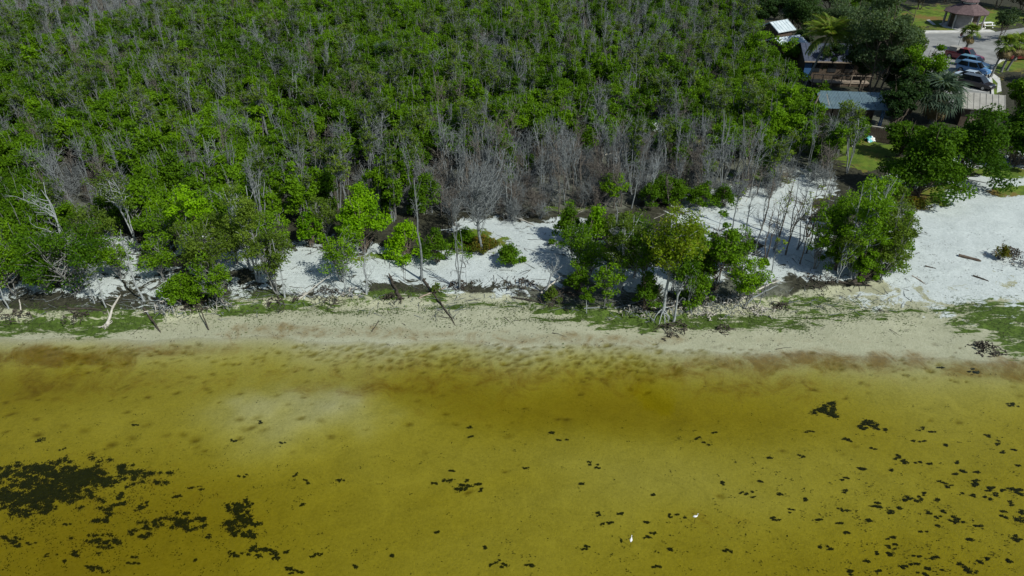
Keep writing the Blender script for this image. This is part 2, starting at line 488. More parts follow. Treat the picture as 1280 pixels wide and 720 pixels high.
E_SAND = [(20, 352, 60, 22, .52), (110, 345, 70, 28, .52), (185, 350, 60, 32, .52), (165, 318, 45, 18, .52), (235, 310, 60, 16, .52), (300, 358, 50, 16, .52), (300, 325, 40, 14), (380, 335, 62, 30), (400, 352, 60, 16), (490, 332, 70, 18), (560, 342, 55, 22), (600, 325, 50, 28), (640, 300, 50, 28), (650, 330, 65, 32), (705, 325, 45, 22), (690, 288, 55, 15), (620, 283, 60, 11), (800, 350, 60, 16, .8), (870, 335, 45, 16), (900, 270, 55, 26), (960, 258, 55, 36), (985, 300, 55, 32), (1010, 332, 45, 14), (950, 335, 35, 20), (1040, 345, 40, 10), (1210, 290, 105, 85), (1290, 290, 100, 90), (1500, 290, 250, 90), (1180, 232, 42, 24), (1250, 222, 55, 20), (1150, 335, 50, 28), (808, 156, 32, 8), (842, 168, 18, 10), (1000, 235, 45, 20), (890, 185, 25, 8, .7), (720, 172, 20, 5, .6), (1200, 365, 100, 18, .75), (-150, 350, 140, 28), (120, 300, 50, 8, .7), (1130, 372, 90, 14, .34)]
E_ALG = [(40, 408, 65, 11), (120, 407, 70, 12), (165, 400, 50, 15), (100, 392, 90, 8, .6), (295, 386, 60, 10), (355, 386, 60, 9, .8), (330, 372, 40, 5, .6), (420, 380, 60, 4, .6), (480, 369, 55, 9, .8), (540, 368, 30, 9, .8), (640, 380, 80, 3, .8), (690, 387, 60, 6), (800, 402, 65, 11), (870, 401, 60, 12), (940, 402, 50, 9), (1000, 376, 60, 8, .75), (1060, 378, 50, 5, .6), (1080, 389, 110, 4, .75), (1040, 396, 100, 2.5, .7), (1245, 399, 60, 24), (1290, 415, 60, 34), (1215, 384, 40, 8, .8), (1400, 415, 120, 30), (760, 393, 60, 10, .9), (990, 408, 40, 8, .8), (700, 399, 80, 2.5, .8), (560, 384, 60, 2, .7), (450, 390, 90, 2.5, .7), (-150, 408, 140, 12)]
E_RUST = [(60, 446, 130, 14, .75), (430, 418, 200, 9, .5), (720, 425, 150, 8, .5), (1010, 455, 200, 15, .7), (1250, 461, 90, 16, .75), (200, 438, 130, 10, .5), (560, 474, 260, 30, .5), (880, 474, 230, 26, .5), (90, 478, 170, 26, .5), (330, 412, 60, 6, .6), (1000, 425, 120, 6, .25), (560, 490, 120, 30, .35), (150, 620, 190, 60, .3), (880, 655, 60, 40, .2), (480, 415, 60, 3, .4)]
E_LAWN = [(1040, 180, 52, 16), (1085, 190, 40, 12), (590, 302, 46, 13, .75), (1152, 246, 34, 12), (1180, 235, 20, 5, .8), (1264, 240, 28, 8), (1255, 213, 60, 6), (900, 172, 50, 8, .7), (830, 146, 40, 6, .6), (480, 322, 34, 4, .7), (1100, 205, 40, 8), (700, 262, 40, 5, .5), (1190, 22, 90, 14), (1264, 82, 30, 8), (1240, 122, 10, 30), (960, 220, 40, 8, .6)]
E_MUD = [(700, 215, 170, 50), (860, 215, 120, 35), (610, 250, 80, 18), (500, 255, 90, 14, .8), (960, 200, 60, 24), (60, 260, 80, 40, .6), (1050, 140, 90, 40, .6), (720, 360, 90, 30, .7), (900, 360, 90, 26, .8), (100, 2, 160, 9, 1)]
sand = field(gpx, gpy, E_SAND); alg = field(gpx, gpy, E_ALG); rust = field(gpx, gpy, E_RUST)
lawn = field(gpx, gpy, E_LAWN); mud = field(gpx, gpy, E_MUD)
tanm = 1 - sstep(-.3, 1.2, yy - yb_)
alg = np.where(yy < ys_ - .3, 0, alg)
gv = np.stack([xx, yy, zz], -1).reshape(-1, 3)
nx, ny = len(GX), len(GY)
ii = (np.arange(ny - 1)[:, None] * nx + np.arange(nx - 1)[None, :]).ravel()
gf = np.stack([ii, ii + 1, ii + nx + 1, ii + nx], -1)
gme = mesh_np('ground', gv, gf, M['ground'], smooth=True)
pa_ = gme.attributes.new('pit', 'FLOAT', 'POINT'); pa_.data.foreach_set('value', pitmask.astype(np.float32).ravel())
for nm, ch in (('zone_a', (sand, alg, rust)), ('zone_b', (lawn, tanm, mud))):
    a = gme.attributes.new(nm, 'FLOAT_COLOR', 'POINT')
    a.data.foreach_set('color', np.stack([*ch, np.ones_like(sand)], -1).astype(np.float32).ravel())
tag(link('ground', gme), kind='structure')

# the shallow bay: a closed body of water standing over the sea floor
wb = MB(); wb.add([(-1400, -550, -12), (1400, -550, -12), (1400, 48, -12), (-1400, 48, -12), (-1400, -550, 0), (1400, -550, 0), (1400, 48, 0), (-1400, 48, 0)],
                  [(3, 2, 1, 0), (4, 5, 6, 7), (0, 1, 5, 4), (1, 2, 6, 5), (2, 3, 7, 6), (3, 0, 4, 7)])
tag(wb.build('water', M['water']), kind='structure')

# ------------------------------------------------------------------ plants
def leaf_arrays(rng, centres, size, aspect=.55, up=.5, outward=None, tint=None):
    n = len(centres)
    nr = rng.normal(0, 1, (n, 3)); nr[:, 2] += up * 1.6
    if outward is not None: nr += outward * .8
    nr /= np.linalg.norm(nr, axis=1)[:, None] + 1e-9
    t = np.cross(nr, rng.normal(0, 1, (n, 3))); t /= np.linalg.norm(t, axis=1)[:, None] + 1e-9
    b = np.cross(nr, t)
    L = (size * rng.uniform(.65, 1.35, n))[:, None]; W = L * aspect
    v = np.stack([centres - t * L * .5, centres + b * W * .5 + t * L * .05, centres + t * L * .5, centres - b * W * .5 + t * L * .05], 1).reshape(-1, 3)
    f = np.arange(n * 4).reshape(n, 4)
    tn = np.repeat(tint if tint is not None else rng.random(n), 4)
    return v, f, tn

def curve3(rng, a, b, k, wob):
    a, b = np.asarray(a, float), np.asarray(b, float)
    u = np.linspace(0, 1, k)[:, None]
    p = a + (b - a) * u
    w = np.cumsum(rng.normal(0, 1, (k, 3)), 0) * wob * .7 / math.sqrt(k)
    w = w - w[0] - (w[-1] - w[0]) * u
    return p + w * np.array([1, 1, .5])

def grow(rng, H, hw, cb=.35, stems=2, nclump=18, shape='round', lean=(0, 0), bare=False, rbase=None, twigs=3, prop=False, sides=5):
    """limbs (polylines) and clump centres of one tree of height H and half-width hw"""
    lines, clumps = [], []
    lx, ly = lean
    zb = H * cb
    rb = rbase or (.011 * H + .010 * hw)
    stem_lines = []
    for s in range(stems):
        az = rng.uniform(0, 6.28); o = rng.uniform(0, .10) * hw * (stems > 1)
        top = np.array([lx + math.cos(az) * hw * .38 * (stems > 1) + rng.normal(0, .1) * hw, ly + math.sin(az) * hw * .38 * (stems > 1) + rng.normal(0, .1) * hw, H * rng.uniform(.78, .95)])
        pts = curve3(rng, (math.cos(az) * o, math.sin(az) * o, -.25 if not prop else .35), top, 9, (.10 if stems > 1 else .06) * H ** .7)
        rr = rb / math.sqrt(stems) ** .7 * np.linspace(1, .22, 9); rr[0] *= 1.35
        lines.append((pts, rr, sides + 1)); stem_lines.append(pts)
    k = 0; sect = rng.uniform(0, 6.28)
    while len(clumps) < nclump and k < nclump * 8:
        k += 1
        d = rng.normal(0, 1, 3); d /= np.linalg.norm(d)
        az = math.atan2(d[1], d[0])
        lobe = .70 + .36 * math.sin(2 * az + sect) * math.sin(3 * az + 2.1 * sect) + .16 * math.sin(5 * d[2] + sect)
        rad = rng.uniform(.35, 1.0) ** .5 * lobe
        if shape == 'umbrella': d[2] = abs(d[2]) * .7 - .1
        if shape == 'dome': d[2] = 1.9 * abs(d[2]) ** 1.2 - .95
        if shape == 'column': rad *= 1.0
        t = .5 + .5 * d[2] * rad
        wide = {'round': 1.0, 'column': .9 - .35 * t, 'umbrella': .75 + .3 * t, 'dome': 1.08 - .55 * t, 'cone': 1.15 - .8 * t, 'fan': .55 + .6 * t}[shape]
        f = zb + (H - zb) * t
        c = np.array([lx * f / H + d[0] * rad * hw * wide, ly * f / H + d[1] * rad * hw * wide, f])
        clumps.append(c)
        sp = stem_lines[rng.integers(len(stem_lines))]
        hd = math.hypot(c[0] - lx * f / H, c[1] - ly * f / H)
        za = np.clip(c[2] - hd * rng.uniform(.5, 1.0) - .1 * H, H * min(.16, cb), sp[-1][2])
        i = int(np.clip(np.searchsorted(sp[:, 2], za), 1, 8)); w = (za - sp[i - 1][2]) / (sp[i][2] - sp[i - 1][2] + 1e-6)
        a = sp[i - 1] + (sp[i] - sp[i - 1]) * np.clip(w, 0, 1)
        bl = np.linalg.norm(c - a)
        pts = curve3(rng, a, c, 6, .16 * bl)
        pts[1:-1, 2] -= np.array([.05, .08, .07, .04]) * bl * .6
        r0 = min(rb * .5, .012 + .011 * bl)
        lines.append((pts, np.linspace(r0, r0 * .3, 6), sides))
        for q in range(twigs):
            j = rng.integers(2, 6); dd = rng.normal(0, 1, 3); dd[2] = abs(dd[2]) * (.9 if bare else .5) + .2
            dd /= np.linalg.norm(dd); ln = rng.uniform(.15, .42) * min(hw, 2.2) * (1.15 if bare else .8)
            tp = curve3(rng, pts[j], pts[j] + dd * ln, 4, .12 * ln)
            lines.append((tp, np.linspace(r0 * .42, r0 * .16, 4) + .0035, 3))
            if bare:
                for _ in range(2):
                    jj = rng.integers(1, 4); d2 = dd + rng.normal(0, .6, 3); ln2 = ln * rng.uniform(.3, .6)
                    lines.append((np.stack([tp[jj], tp[jj] + d2 * ln2 * .55, tp[jj] + d2 * ln2 + np.array([0, 0, ln2 * .15])]), np.array([r0 * .28, r0 * .2, r0 * .12]) + .0025, 3))
    if prop:
        for a in np.arange(11) * .571 + rng.uniform(0, 1):
            r1 = rng.uniform(.45, 1.0); h0 = rng.uniform(.3, .85)
            c = np.array([math.cos(a), math.sin(a), 0])
            p = np.stack([np.array([0, 0, h0]), c * r1 * .45 + np.array([0, 0, h0 * .85]), c * r1 * .85 + np.array([0, 0, h0 * .4]), c * r1 + np.array([0, 0, -.15])])
            lines.append((p, np.array([.05, .04, .032, .028]), 4))
    return lines, np.array(clumps)

def crown_arrays(rng, clumps, hw, nleaf, size, rc=None, flat=.65, up=.5):
    rc = rc or hw * .27
    ci = rng.integers(0, len(clumps), nleaf)
    wr = rng.uniform(.6, 1.25, len(clumps))
    g = rng.normal(0, 1, (nleaf, 3)); g /= np.linalg.norm(g, axis=1)[:, None]
    g *= (rng.random(nleaf) ** .42)[:, None] * np.array([1, 1, flat])
    cen = clumps[ci] + g * (rc * wr[ci])[:, None] * 1.3
    tint = np.clip(.55 * rng.random(len(clumps))[ci] + .45 * rng.random(nleaf), 0, 1)
    return leaf_arrays(rng, cen, size, up=up, outward=g, tint=tint)

STY = {  # leaf material, bark, shape, crown base, stems, clumps, leaves per hw^2, leaf size
    'mid': ('leaf_shore', 'bark_grey', 'round', .17, 4, 56, 560, .16),
    'olive': ('leaf_olive', 'bark_grey', 'round', .2, 4, 46, 480, .16),
    'sparse': ('leaf_olive', 'bark_pale', 'fan', .26, 3, 36, 320, .15),
    'bright': ('leaf_bright', 'bark_brown', 'dome', .05, 6, 54, 820, .20),
    'yellow': ('leaf_yellow', 'bark_pale', 'round', .34, 2, 46, 640, .17),
    'bush': ('leaf_mid', 'bark_brown', 'dome', .04, 7, 44, 900, .16),
    'rust': ('leaf_rust', 'bark_brown', 'dome', .04, 7, 36, 800, .15),
    'dark': ('leaf_dark', 'bark_brown', 'round', .2, 3, 40, 420, .30),
    'darkgrey': ('leaf_grey', 'bark_brown', 'round', .25, 3, 46, 420, .26),
    'park': ('leaf_mid', 'bark_brown', 'round', .10, 4, 60, 520, .27),
    'sapling': ('leaf_mid', 'bark_pale', 'column', .45, 1, 10, 700, .15),
}
def size_from(bx, by, top, hwpx):
    x, y, z = P(bx, by)
    H = max(.5, height_for(y, top) - z)
    return x, y, z, H, hwpx * depth_at(x, y, z + H * .6) / F

def tree(name, label, cat, bx, by, top, hwpx, sty, seed, group=None, lean=0.0, leanpx=0.0, **ov):
    rng = np.random.default_rng(seed)
    x, y, z, H, hw = size_from(bx, by, top, hwpx)
    lm, bm, shape, cb, stems, ncl, dens, ls = STY[sty]
    cb = ov.get('cb', cb); stems = ov.get('stems', stems); shape = ov.get('shape', shape); lm = ov.get('leaf', lm); bm = ov.get('bark', bm)
    # a crown does not reach much deeper than it is wide: low wide plants keep their own height
    lx = leanpx * depth_at(x, y, z + H) / F
    hw *= 1.1
    lines, cl = grow(rng, H - hw * .10, hw * .88, cb, stems, int(ncl * ov.get('ncl', 1)), shape, (lx, lean), twigs=2, prop=ov.get('prop', False))
    root = empty(name, (x, y, z), 0)
    tag(root, label, cat, group)
    link('trunk', tubes_mesh('trunk', lines, M[bm]), root)
    n = int(np.clip(1.45 * dens * ov.get('den', 1) * hw * hw * max(1, (1 - cb) * H / (2 * hw)), 150, 19000))
    v, f, t = crown_arrays(rng, cl, hw, n, ls, hw * ov.get('rc', .19))
    v[:, 2] = np.maximum(v[:, 2], .04)
    link('crown', mesh_np('crown', v, f, M[lm], t), root)
    return root

def bare_tree(name, label, cat, bx, by, top, hwpx, seed, bark='dead_grey', leanpx=0.0, group=None, cb=.3, stems=2, ncl=18, twigs=5, shape='fan', leaves=0, leaf='leaf_olive', rbase=None):
    rng = np.random.default_rng(seed)
    x, y, z, H, hw = size_from(bx, by, top, hwpx)
    lx = leanpx * depth_at(x, y, z + H) / F
    lines, cl = grow(rng, H, hw, cb, stems, ncl, shape, (lx, 0), True, rbase, twigs, sides=4)
    root = empty(name, (x, y, z)); tag(root, label, cat, group)
    link('trunk', tubes_mesh('trunk', lines[:stems], M[bark]), root)
    link('branches', tubes_mesh('branches', lines[stems:], M[bark]), root)
    if leaves:
        v, f, t = crown_arrays(rng, cl, hw, leaves, .15, hw * .22); link('crown', mesh_np('crown', v, f, M[leaf], t), root)
    return root

# ---- shore trees, one by one
T = 'mangrove_tree'
tree(T, 'leafy green mangrove at the end of the sand strip beside a pale sapling stem', 'tree', 20, 368, 288, 42, 'mid', 1)
tree(T, 'broad low green mangrove shading pale sand, above the driftwood trunk with root plate', 'tree', 100, 364, 268, 62, 'mid', 2, leanpx=-12, den=.8)
tree(T, 'small round green mangrove on white sand beside a thin dead pole', 'tree', 203, 352, 292, 32, 'mid', 3, den=.8)
tree(T, 'tall mangrove with pale leaning forked trunk and thin leaves over white sand', 'tree', 172, 312, 206, 34, 'sparse', 4, leanpx=-18, stems=2, cb=.5)
tree(T, 'mangrove with a bright yellow green dome crown rising over the sand strip', 'tree', 258, 330, 225, 34, 'bright', 5, cb=.3, leaf='leaf_bright', shape='round')
tree(T, 'wide olive green mangrove standing in front of the yellow green dome', 'tree', 272, 362, 272, 46, 'olive', 6, cb=.35)
tree('mangrove_shrub', 'low vivid green mangrove shrub spreading over the eroded bank and roots', 'shrub', 232, 378, 340, 34, 'bush', 7)
tree(T, 'tall grey green mangrove with pale forked limbs over the bank', 'tree', 322, 352, 214, 36, 'sparse', 8, den=1.5, bark='bark_pale')
tree(T, 'full green mangrove next to the pale branch pile on the bank', 'tree', 348, 366, 268, 36, 'olive', 9, den=1.2)
tree(T, 'short green mangrove leaning over the exposed bank roots', 'tree', 280, 380, 318, 30, 'mid', 10, leanpx=-8)
tree('sea_grape_bush', 'small vivid green big leaved bush left of the tallest bright bush', 'bush', 388, 308, 258, 24, 'bright', 11)
tree('sea_grape_bush', 'tallest bright green big leaved bush behind the sand strip', 'bush', 457, 314, 222, 42, 'bright', 12, stems=5, den=1.1)
tree(T, 'round olive green mangrove in front of the tallest bright bush', 'tree', 428, 352, 284, 32, 'mid', 13)
tree('sea_grape_bush', 'yellowish green bush against the right flank of the tallest bright bush', 'bush', 510, 318, 266, 32, 'bright', 14)
tree('beach_bush', 'dense dark green bush at the back edge of the central sand', 'bush', 548, 328, 280, 27, 'bush', 15)
tree('beach_bush', 'low green bush joining the rusty ground plants by the bare grey tree', 'bush', 580, 306, 282, 24, 'bush', 16)
tree('beach_bush', 'low rusty orange ground shrub around the bare grey tree', 'bush', 604, 312, 292, 26, 'rust', 17)
tree('beach_bush', 'small round green bush alone in the middle of the white sand', 'bush', 636, 330, 304, 24, 'bush', 18)
tree('beach_bush', 'dark green bush on the left shoulder of the yellow green grove', 'bush', 712, 302, 248, 28, 'bush', 19)
tree('sea_grape_bush', 'bright yellow green bush with clustered leaves in the middle grove', 'bush', 742, 312, 246, 28, 'bright', 20)
tree(T, 'grey green thin leaved mangrove between the bright bush and the yellowing tree', 'tree', 772, 370, 256, 32, 'sparse', 21, den=1.7)
tree(T, 'young green mangrove on a single pale stem at the water side of the grove', 'tree', 756, 384, 318, 26, 'mid', 22, stems=1)
tree('mangrove_sapling', 'small green mangrove sapling beside the fallen branch at the algae edge', 'sapling', 733, 390, 350, 16, 'sapling', 23, cb=.2)
tree(T, 'yellowing mangrove on a pale trunk with arched prop roots', 'tree', 827, 400, 250, 50, 'yellow', 24, stems=1, prop=True, cb=.42, den=.9)
tree(T, 'pale single stemmed mangrove close beside the prop rooted one', 'tree', 841, 403, 296, 34, 'yellow', 25, stems=1, cb=.45, leaf='leaf_mid')
tree(T, 'green mangrove on thin paired stems behind the prop rooted tree', 'tree', 802, 372, 275, 36, 'mid', 26, stems=2, cb=.4)
tree(T, 'green mangrove with upright shoots over the white sand gap', 'tree', 893, 362, 268, 26, 'bright', 27, cb=.2, leaf='leaf_mid', shape='round')
tree(T, 'low spreading green mangrove above the tangle of bare roots', 'tree', 930, 380, 318, 34, 'mid', 28, cb=.2)
tree(T, 'slim green mangrove sprig behind the low spreading one', 'tree', 924, 338, 276, 20, 'mid', 29, den=.6)
for i, (bx, by, tp, hw, lb) in enumerate([(812, 258, 220, 22, 'green bush behind the yellowing mangrove, nearest the dead thicket'), (842, 256, 214, 26, 'tallest green bush in the row behind the yellowing mangrove'), (874, 258, 222, 24, 'dark green rounded bush in the row behind the yellowing mangrove'), (904, 258, 226, 20, 'small green bush ending the row towards the bare white sand')]):
    tree('beach_bush', lb, 'bush', bx, by, tp, hw, 'bush', 40 + i)
tree(T, 'dense green mangrove facing the thin bare trees, at the left of the beach clump', 'tree', 1036, 322, 226, 34, 'mid', 50, cb=.12, den=1.2)
tree(T, 'tallest mangrove of the leafy clump standing at the open beach', 'tree', 1066, 348, 206, 42, 'mid', 51, cb=.05, den=1.1, bark='bark_pale')
tree(T, 'grey green mangrove of the beach clump leaning over a dark curved driftwood trunk', 'tree', 1098, 348, 236, 38, 'olive', 52, cb=.04, den=1.3)
tree(T, 'small bright green mangrove at the open sand side of the beach clump', 'tree', 1116, 322, 258, 22, 'bright', 53, leaf='leaf_mid')
tree(T, 'thin yellow green mangrove on a pale slanting stem in the beach clump', 'tree', 1046, 352, 280, 22, 'sparse', 54, den=1.4)
# big leafy trees at the top of the open beach
tree('broadleaf_tree', 'massive rounded green tree at the top of the beach over rusty grass', 'tree', 1148, 246, 130, 60, 'park', 60, den=1.35, shape='dome', cb=.02)
tree('broadleaf_tree', 'massive rounded green tree beside the shed roof at the top of the beach', 'tree', 1206, 224, 122, 60, 'park', 61, den=1.35, shape='dome', cb=.02)
tree('broadleaf_tree', 'rounded green tree below the parking lot island at the top of the beach', 'tree', 1264, 206, 112, 50, 'park', 62, den=1.3, shape='dome', cb=.02)
tree('broadleaf_tree', 'green tree screening the parking lot island and its palms', 'tree', 1272, 150, 80, 34, 'park', 63, den=1.2)
tree('broadleaf_tree', 'green tree hiding the rear of the parked blue cars', 'tree', 1136, 142, 42, 34, 'park', 64, leaf='leaf_mid')
tree('broadleaf_tree', 'yellowish green tree beside the kerb of the lot entrance', 'tree', 1124, 92, 22, 30, 'park', 65, leaf='leaf_olive')
tree('feathery_tree', 'largest dark grey green feathery tree above the navy roof', 'tree', 1088, 128, -12, 54, 'darkgrey', 66, cb=.28, den=1.2)
tree('feathery_tree', 'dark grey green feathery tree between the coconut palm and pale roof', 'tree', 1042, 84, -14, 40, 'darkgrey', 67, cb=.35)
tree('feathery_tree', 'dark feathery tree directly behind the pale metal roofs', 'tree', 994, 52, -22, 36, 'darkgrey', 68, leaf='leaf_dark')
tree('feathery_tree', 'grey feathery tree by the road beyond the sabal palm cluster', 'tree', 1248, 52, 4, 18, 'darkgrey', 69, cb=.4)
tree('broadleaf_tree', 'green tree at the foot of the coconut palm, wood side', 'tree', 978, 118, 74, 26, 'park', 70)
tree('broadleaf_tree', 'low green tree between the fence and the coconut palm trunk', 'tree', 1000, 152, 104, 22, 'park', 71)
tree('broadleaf_tree', 'green tree next to the pale metal roofs, wood side', 'tree', 940, 92, 28, 26, 'park', 72)
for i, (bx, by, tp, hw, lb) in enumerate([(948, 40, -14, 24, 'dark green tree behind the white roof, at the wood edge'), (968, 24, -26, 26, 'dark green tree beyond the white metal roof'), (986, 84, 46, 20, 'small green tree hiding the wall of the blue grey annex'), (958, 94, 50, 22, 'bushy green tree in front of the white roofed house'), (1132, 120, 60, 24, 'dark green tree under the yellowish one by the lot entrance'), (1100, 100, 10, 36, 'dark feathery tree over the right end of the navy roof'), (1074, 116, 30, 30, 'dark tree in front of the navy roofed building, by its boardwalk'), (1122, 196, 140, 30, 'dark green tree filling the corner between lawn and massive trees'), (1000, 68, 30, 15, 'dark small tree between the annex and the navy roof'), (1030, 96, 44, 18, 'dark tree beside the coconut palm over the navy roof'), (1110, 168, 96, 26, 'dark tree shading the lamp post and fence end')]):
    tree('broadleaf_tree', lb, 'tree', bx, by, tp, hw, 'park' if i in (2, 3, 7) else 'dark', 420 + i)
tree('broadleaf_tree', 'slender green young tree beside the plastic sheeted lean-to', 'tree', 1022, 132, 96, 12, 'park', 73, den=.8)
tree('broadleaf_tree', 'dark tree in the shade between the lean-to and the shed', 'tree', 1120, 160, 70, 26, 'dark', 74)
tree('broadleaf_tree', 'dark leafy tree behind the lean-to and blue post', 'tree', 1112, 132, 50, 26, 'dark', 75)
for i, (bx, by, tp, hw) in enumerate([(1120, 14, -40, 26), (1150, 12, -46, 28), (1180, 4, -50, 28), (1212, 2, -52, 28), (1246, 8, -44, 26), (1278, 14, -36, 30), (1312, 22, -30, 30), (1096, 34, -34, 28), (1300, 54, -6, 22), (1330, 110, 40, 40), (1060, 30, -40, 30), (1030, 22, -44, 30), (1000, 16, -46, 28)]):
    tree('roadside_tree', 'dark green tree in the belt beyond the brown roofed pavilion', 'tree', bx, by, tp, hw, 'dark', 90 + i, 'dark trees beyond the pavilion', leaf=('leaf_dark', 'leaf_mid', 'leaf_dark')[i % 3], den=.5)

for i, (bx, by, tp, hw, st, lb) in enumerate([
    (52, 338, 262, 36, 'mid', 'green mangrove behind the broad low one, crown touching the dead twig thicket'),
    (132, 326, 246, 36, 'olive', 'olive green mangrove left of the tall leaning forked trunk'),
    (150, 348, 292, 26, 'mid', 'compact green mangrove between the broad low one and the thin dead pole'),
    (208, 318, 250, 34, 'mid', 'green mangrove right behind the tall leaning forked trunk'),
    (296, 330, 246, 34, 'olive', 'olive green mangrove beside the yellow green dome, farther from the water'),
    (346, 330, 250, 30, 'mid', 'mid green mangrove behind the full one at the branch pile'),
    (60, 366, 312, 30, 'mid', 'low green mangrove on pale sand between the two leafiest bank trees'),
    (-6, 340, 268, 36, 'mid', 'green mangrove beside the leafy one at the very end of the sand strip'),
    (410, 300, 244, 26, 'olive', 'olive tree behind the small vivid big leaved bush'),
    (792, 346, 262, 30, 'mid', 'green mangrove deep inside the middle grove'),
    (852, 352, 262, 30, 'yellow', 'yellowish mangrove behind the prop rooted tree'),
    (735, 350, 290, 30, 'mid', 'green mangrove low in the middle grove above shaded sand'),
    (870, 378, 336, 26, 'bush', 'low green growth over the root tangle beside the prop rooted tree'),
    (806, 388, 330, 26, 'bush', 'low bright bush among the stems below the yellowing mangrove'),
    (838, 366, 290, 34, 'yellow', 'second yellowish mangrove crown filling the heart of the grove'),
    (876, 356, 306, 24, 'bush', 'rounded bush over pale sand between the yellowing tree and the root tangle'),
    (724, 366, 322, 22, 'bush', 'low bush on the shaded sand at the left foot of the grove'),
    (720, 330, 268, 30, 'mid', 'green mangrove behind the white barkless trunk at the grove edge'),
    (775, 316, 250, 30, 'olive', 'olive mangrove rising behind the middle grove'),
    (912, 340, 286, 28, 'mid', 'green mangrove filling the gap over the widest root tangle'),
    (866, 330, 276, 26, 'mid', 'green mangrove just right of the yellowing tree, farther from the water'),
    (950, 356, 316, 16, 'sapling', 'small leafy sapling above the pale leaning logs'),
    (1076, 352, 296, 26, 'bush', 'low dark bush filling the foot of the beach clump'),
    (1108, 340, 286, 20, 'bush', 'low bush at the open sand side of the beach clump foot'),
    (1044, 338, 276, 24, 'bush', 'low green bush among the sandy left stems of the beach clump'),
    (1078, 300, 214, 30, 'mid', 'green mangrove at the back of the beach clump'),
    (1018, 336, 262, 22, 'mid', 'small green mangrove at the sandy foot of the beach clump'),
    (1120, 300, 244, 20, 'olive', 'narrow olive mangrove at the back right of the beach clump, facing open sand')]):
    tree('mangrove_tree', lb, 'tree', bx, by, tp, hw, st, 300 + i)

# ---- bare trees and snags of the shore
BT = 'bare_tree'
bare_tree(BT, 'large bare grey tree with a fine twig crown above rusty ground plants', 'tree', 603, 316, 186, 56, 200, 'dead_grey', ncl=46, twigs=7, cb=.3, stems=1, rbase=.13)
bare_tree(BT, 'tall thin bare pole tree left of the stump cluster on the sand', 'tree', 527, 350, 205, 12, 201, 'dead_grey', leanpx=4, ncl=7, cb=.5, stems=1)
bare_tree(BT, 'thin dead trunk rising from the round root clump on the sand', 'tree', 574, 362, 262, 14, 202, 'dead_grey', ncl=8, twigs=3, stems=3, cb=.4)
bare_tree(BT, 'thin pale dead pole in the sand before the small round mangrove', 'tree', 180, 376, 268, 8, 203, 'bark_pale', ncl=5, stems=1, cb=.4)
bare_tree(BT, 'pale thin stem with sparse leaves by the driftwood trunk', 'tree', 133, 384, 318, 10, 204, 'bark_pale', ncl=6, stems=1, leaves=110)
bare_tree(BT, 'pale crooked thin stem standing on the tan bank under the broad mangrove', 'tree', 118, 380, 322, 10, 205, 'bark_pale', ncl=6, stems=1, leaves=60)
bare_tree(BT, 'pale sapling stem with few leaves at the end of the bank', 'tree', 11, 386, 318, 10, 206, 'bark_pale', ncl=6, stems=1, leaves=120)
bare_tree(BT, 'bare pale trunk at the bank foot under the olive mangrove', 'tree', 458, 368, 305, 22, 207, 'bark_pale', ncl=9, stems=1, leanpx=6, rbase=.09)
bare_tree(BT, 'crooked bare trunk in the pile of roots beside the pale trunk', 'tree', 432, 366, 322, 14, 208, 'dead_grey', ncl=8, stems=2)
bare_tree(BT, 'white dead snag leaning out of the sand at the grove edge', 'tree', 678, 368, 312, 14, 209, 'bark_pale', ncl=9, twigs=4, stems=1, leanpx=20, rbase=.10)
bare_tree(BT, 'pale crooked bare tree between the bright bush and the yellowing mangrove', 'tree', 766, 332, 248, 16, 210, 'bark_pale', ncl=10, stems=2)
bare_tree(BT, 'dead pale tree standing in the leafy beach clump', 'tree', 1080, 336, 214, 22, 211, 'dead_grey', ncl=16, stems=2, leanpx=10)
bare_tree(BT, 'pale dead tree forking above the sand strip mangroves', 'tree', 316, 338, 216, 26, 212, 'bark_pale', ncl=12, stems=2, cb=.4)
bare_tree(BT, 'thin crooked dead stem in front of the yellow green dome', 'tree', 262, 352, 268, 14, 213, 'bark_pale', ncl=6, stems=1, leanpx=-10)
bare_tree(BT, 'pale crooked dead limb tree over the broad low mangrove', 'tree', 92, 340, 222, 30, 214, 'bark_pale', ncl=10, stems=2, leanpx=-16)
bare_tree(BT, 'dead pale stem beside the olive mangrove on the bank', 'tree', 356, 372, 286, 9, 215, 'bark_pale', ncl=6, stems=1)
bare_tree(BT, 'short dead snag beside the fallen dark log', 'tree', 505, 352, 322, 8, 216, 'dead_dark', ncl=5, stems=2)
bare_tree(BT, 'short dead stake next to the round root clump', 'tree', 583, 358, 330, 4, 217, 'dead_grey', ncl=2, stems=1, twigs=1)
bare_tree(BT, 'slim grey trunk by the root tangle under the low mangrove', 'tree', 860, 384, 330, 12, 218, 'dead_grey', ncl=6, stems=2)
bare_tree(BT, 'leaning grey snag at the end of the root tangle', 'tree', 946, 384, 332, 12, 219, 'dead_grey', ncl=6, stems=1, leanpx=8)
for i, (bx, by, tp, hw, st) in enumerate([(944, 316, 232, 16, 1), (958, 322, 240, 16, 2), (968, 312, 228, 18, 2), (982, 318, 236, 20, 2), (996, 312, 232, 18, 2), (1008, 316, 250, 14, 1), (930, 300, 226, 14, 1), (974, 296, 216, 16, 1), (990, 290, 212, 18, 2), (1010, 296, 214, 18, 2), (1024, 290, 210, 14, 2), (952, 288, 205, 14, 1), (916, 284, 214, 12, 1), (1000, 330, 262, 12, 1), (965, 340, 285, 10, 1)]):
    bare_tree('bare_tree', 'thin dark bare tree standing on white sand left of the leafy beach clump', 'tree', bx, by, tp, hw, 230 + i, ('dead_grey', 'bark_brown')[i % 2], ncl=9, twigs=4, stems=st, cb=.35, group='thin bare trees on the white sand', leaves=(0, 0, 60, 0, 120)[i % 5], leaf='leaf_yellow')

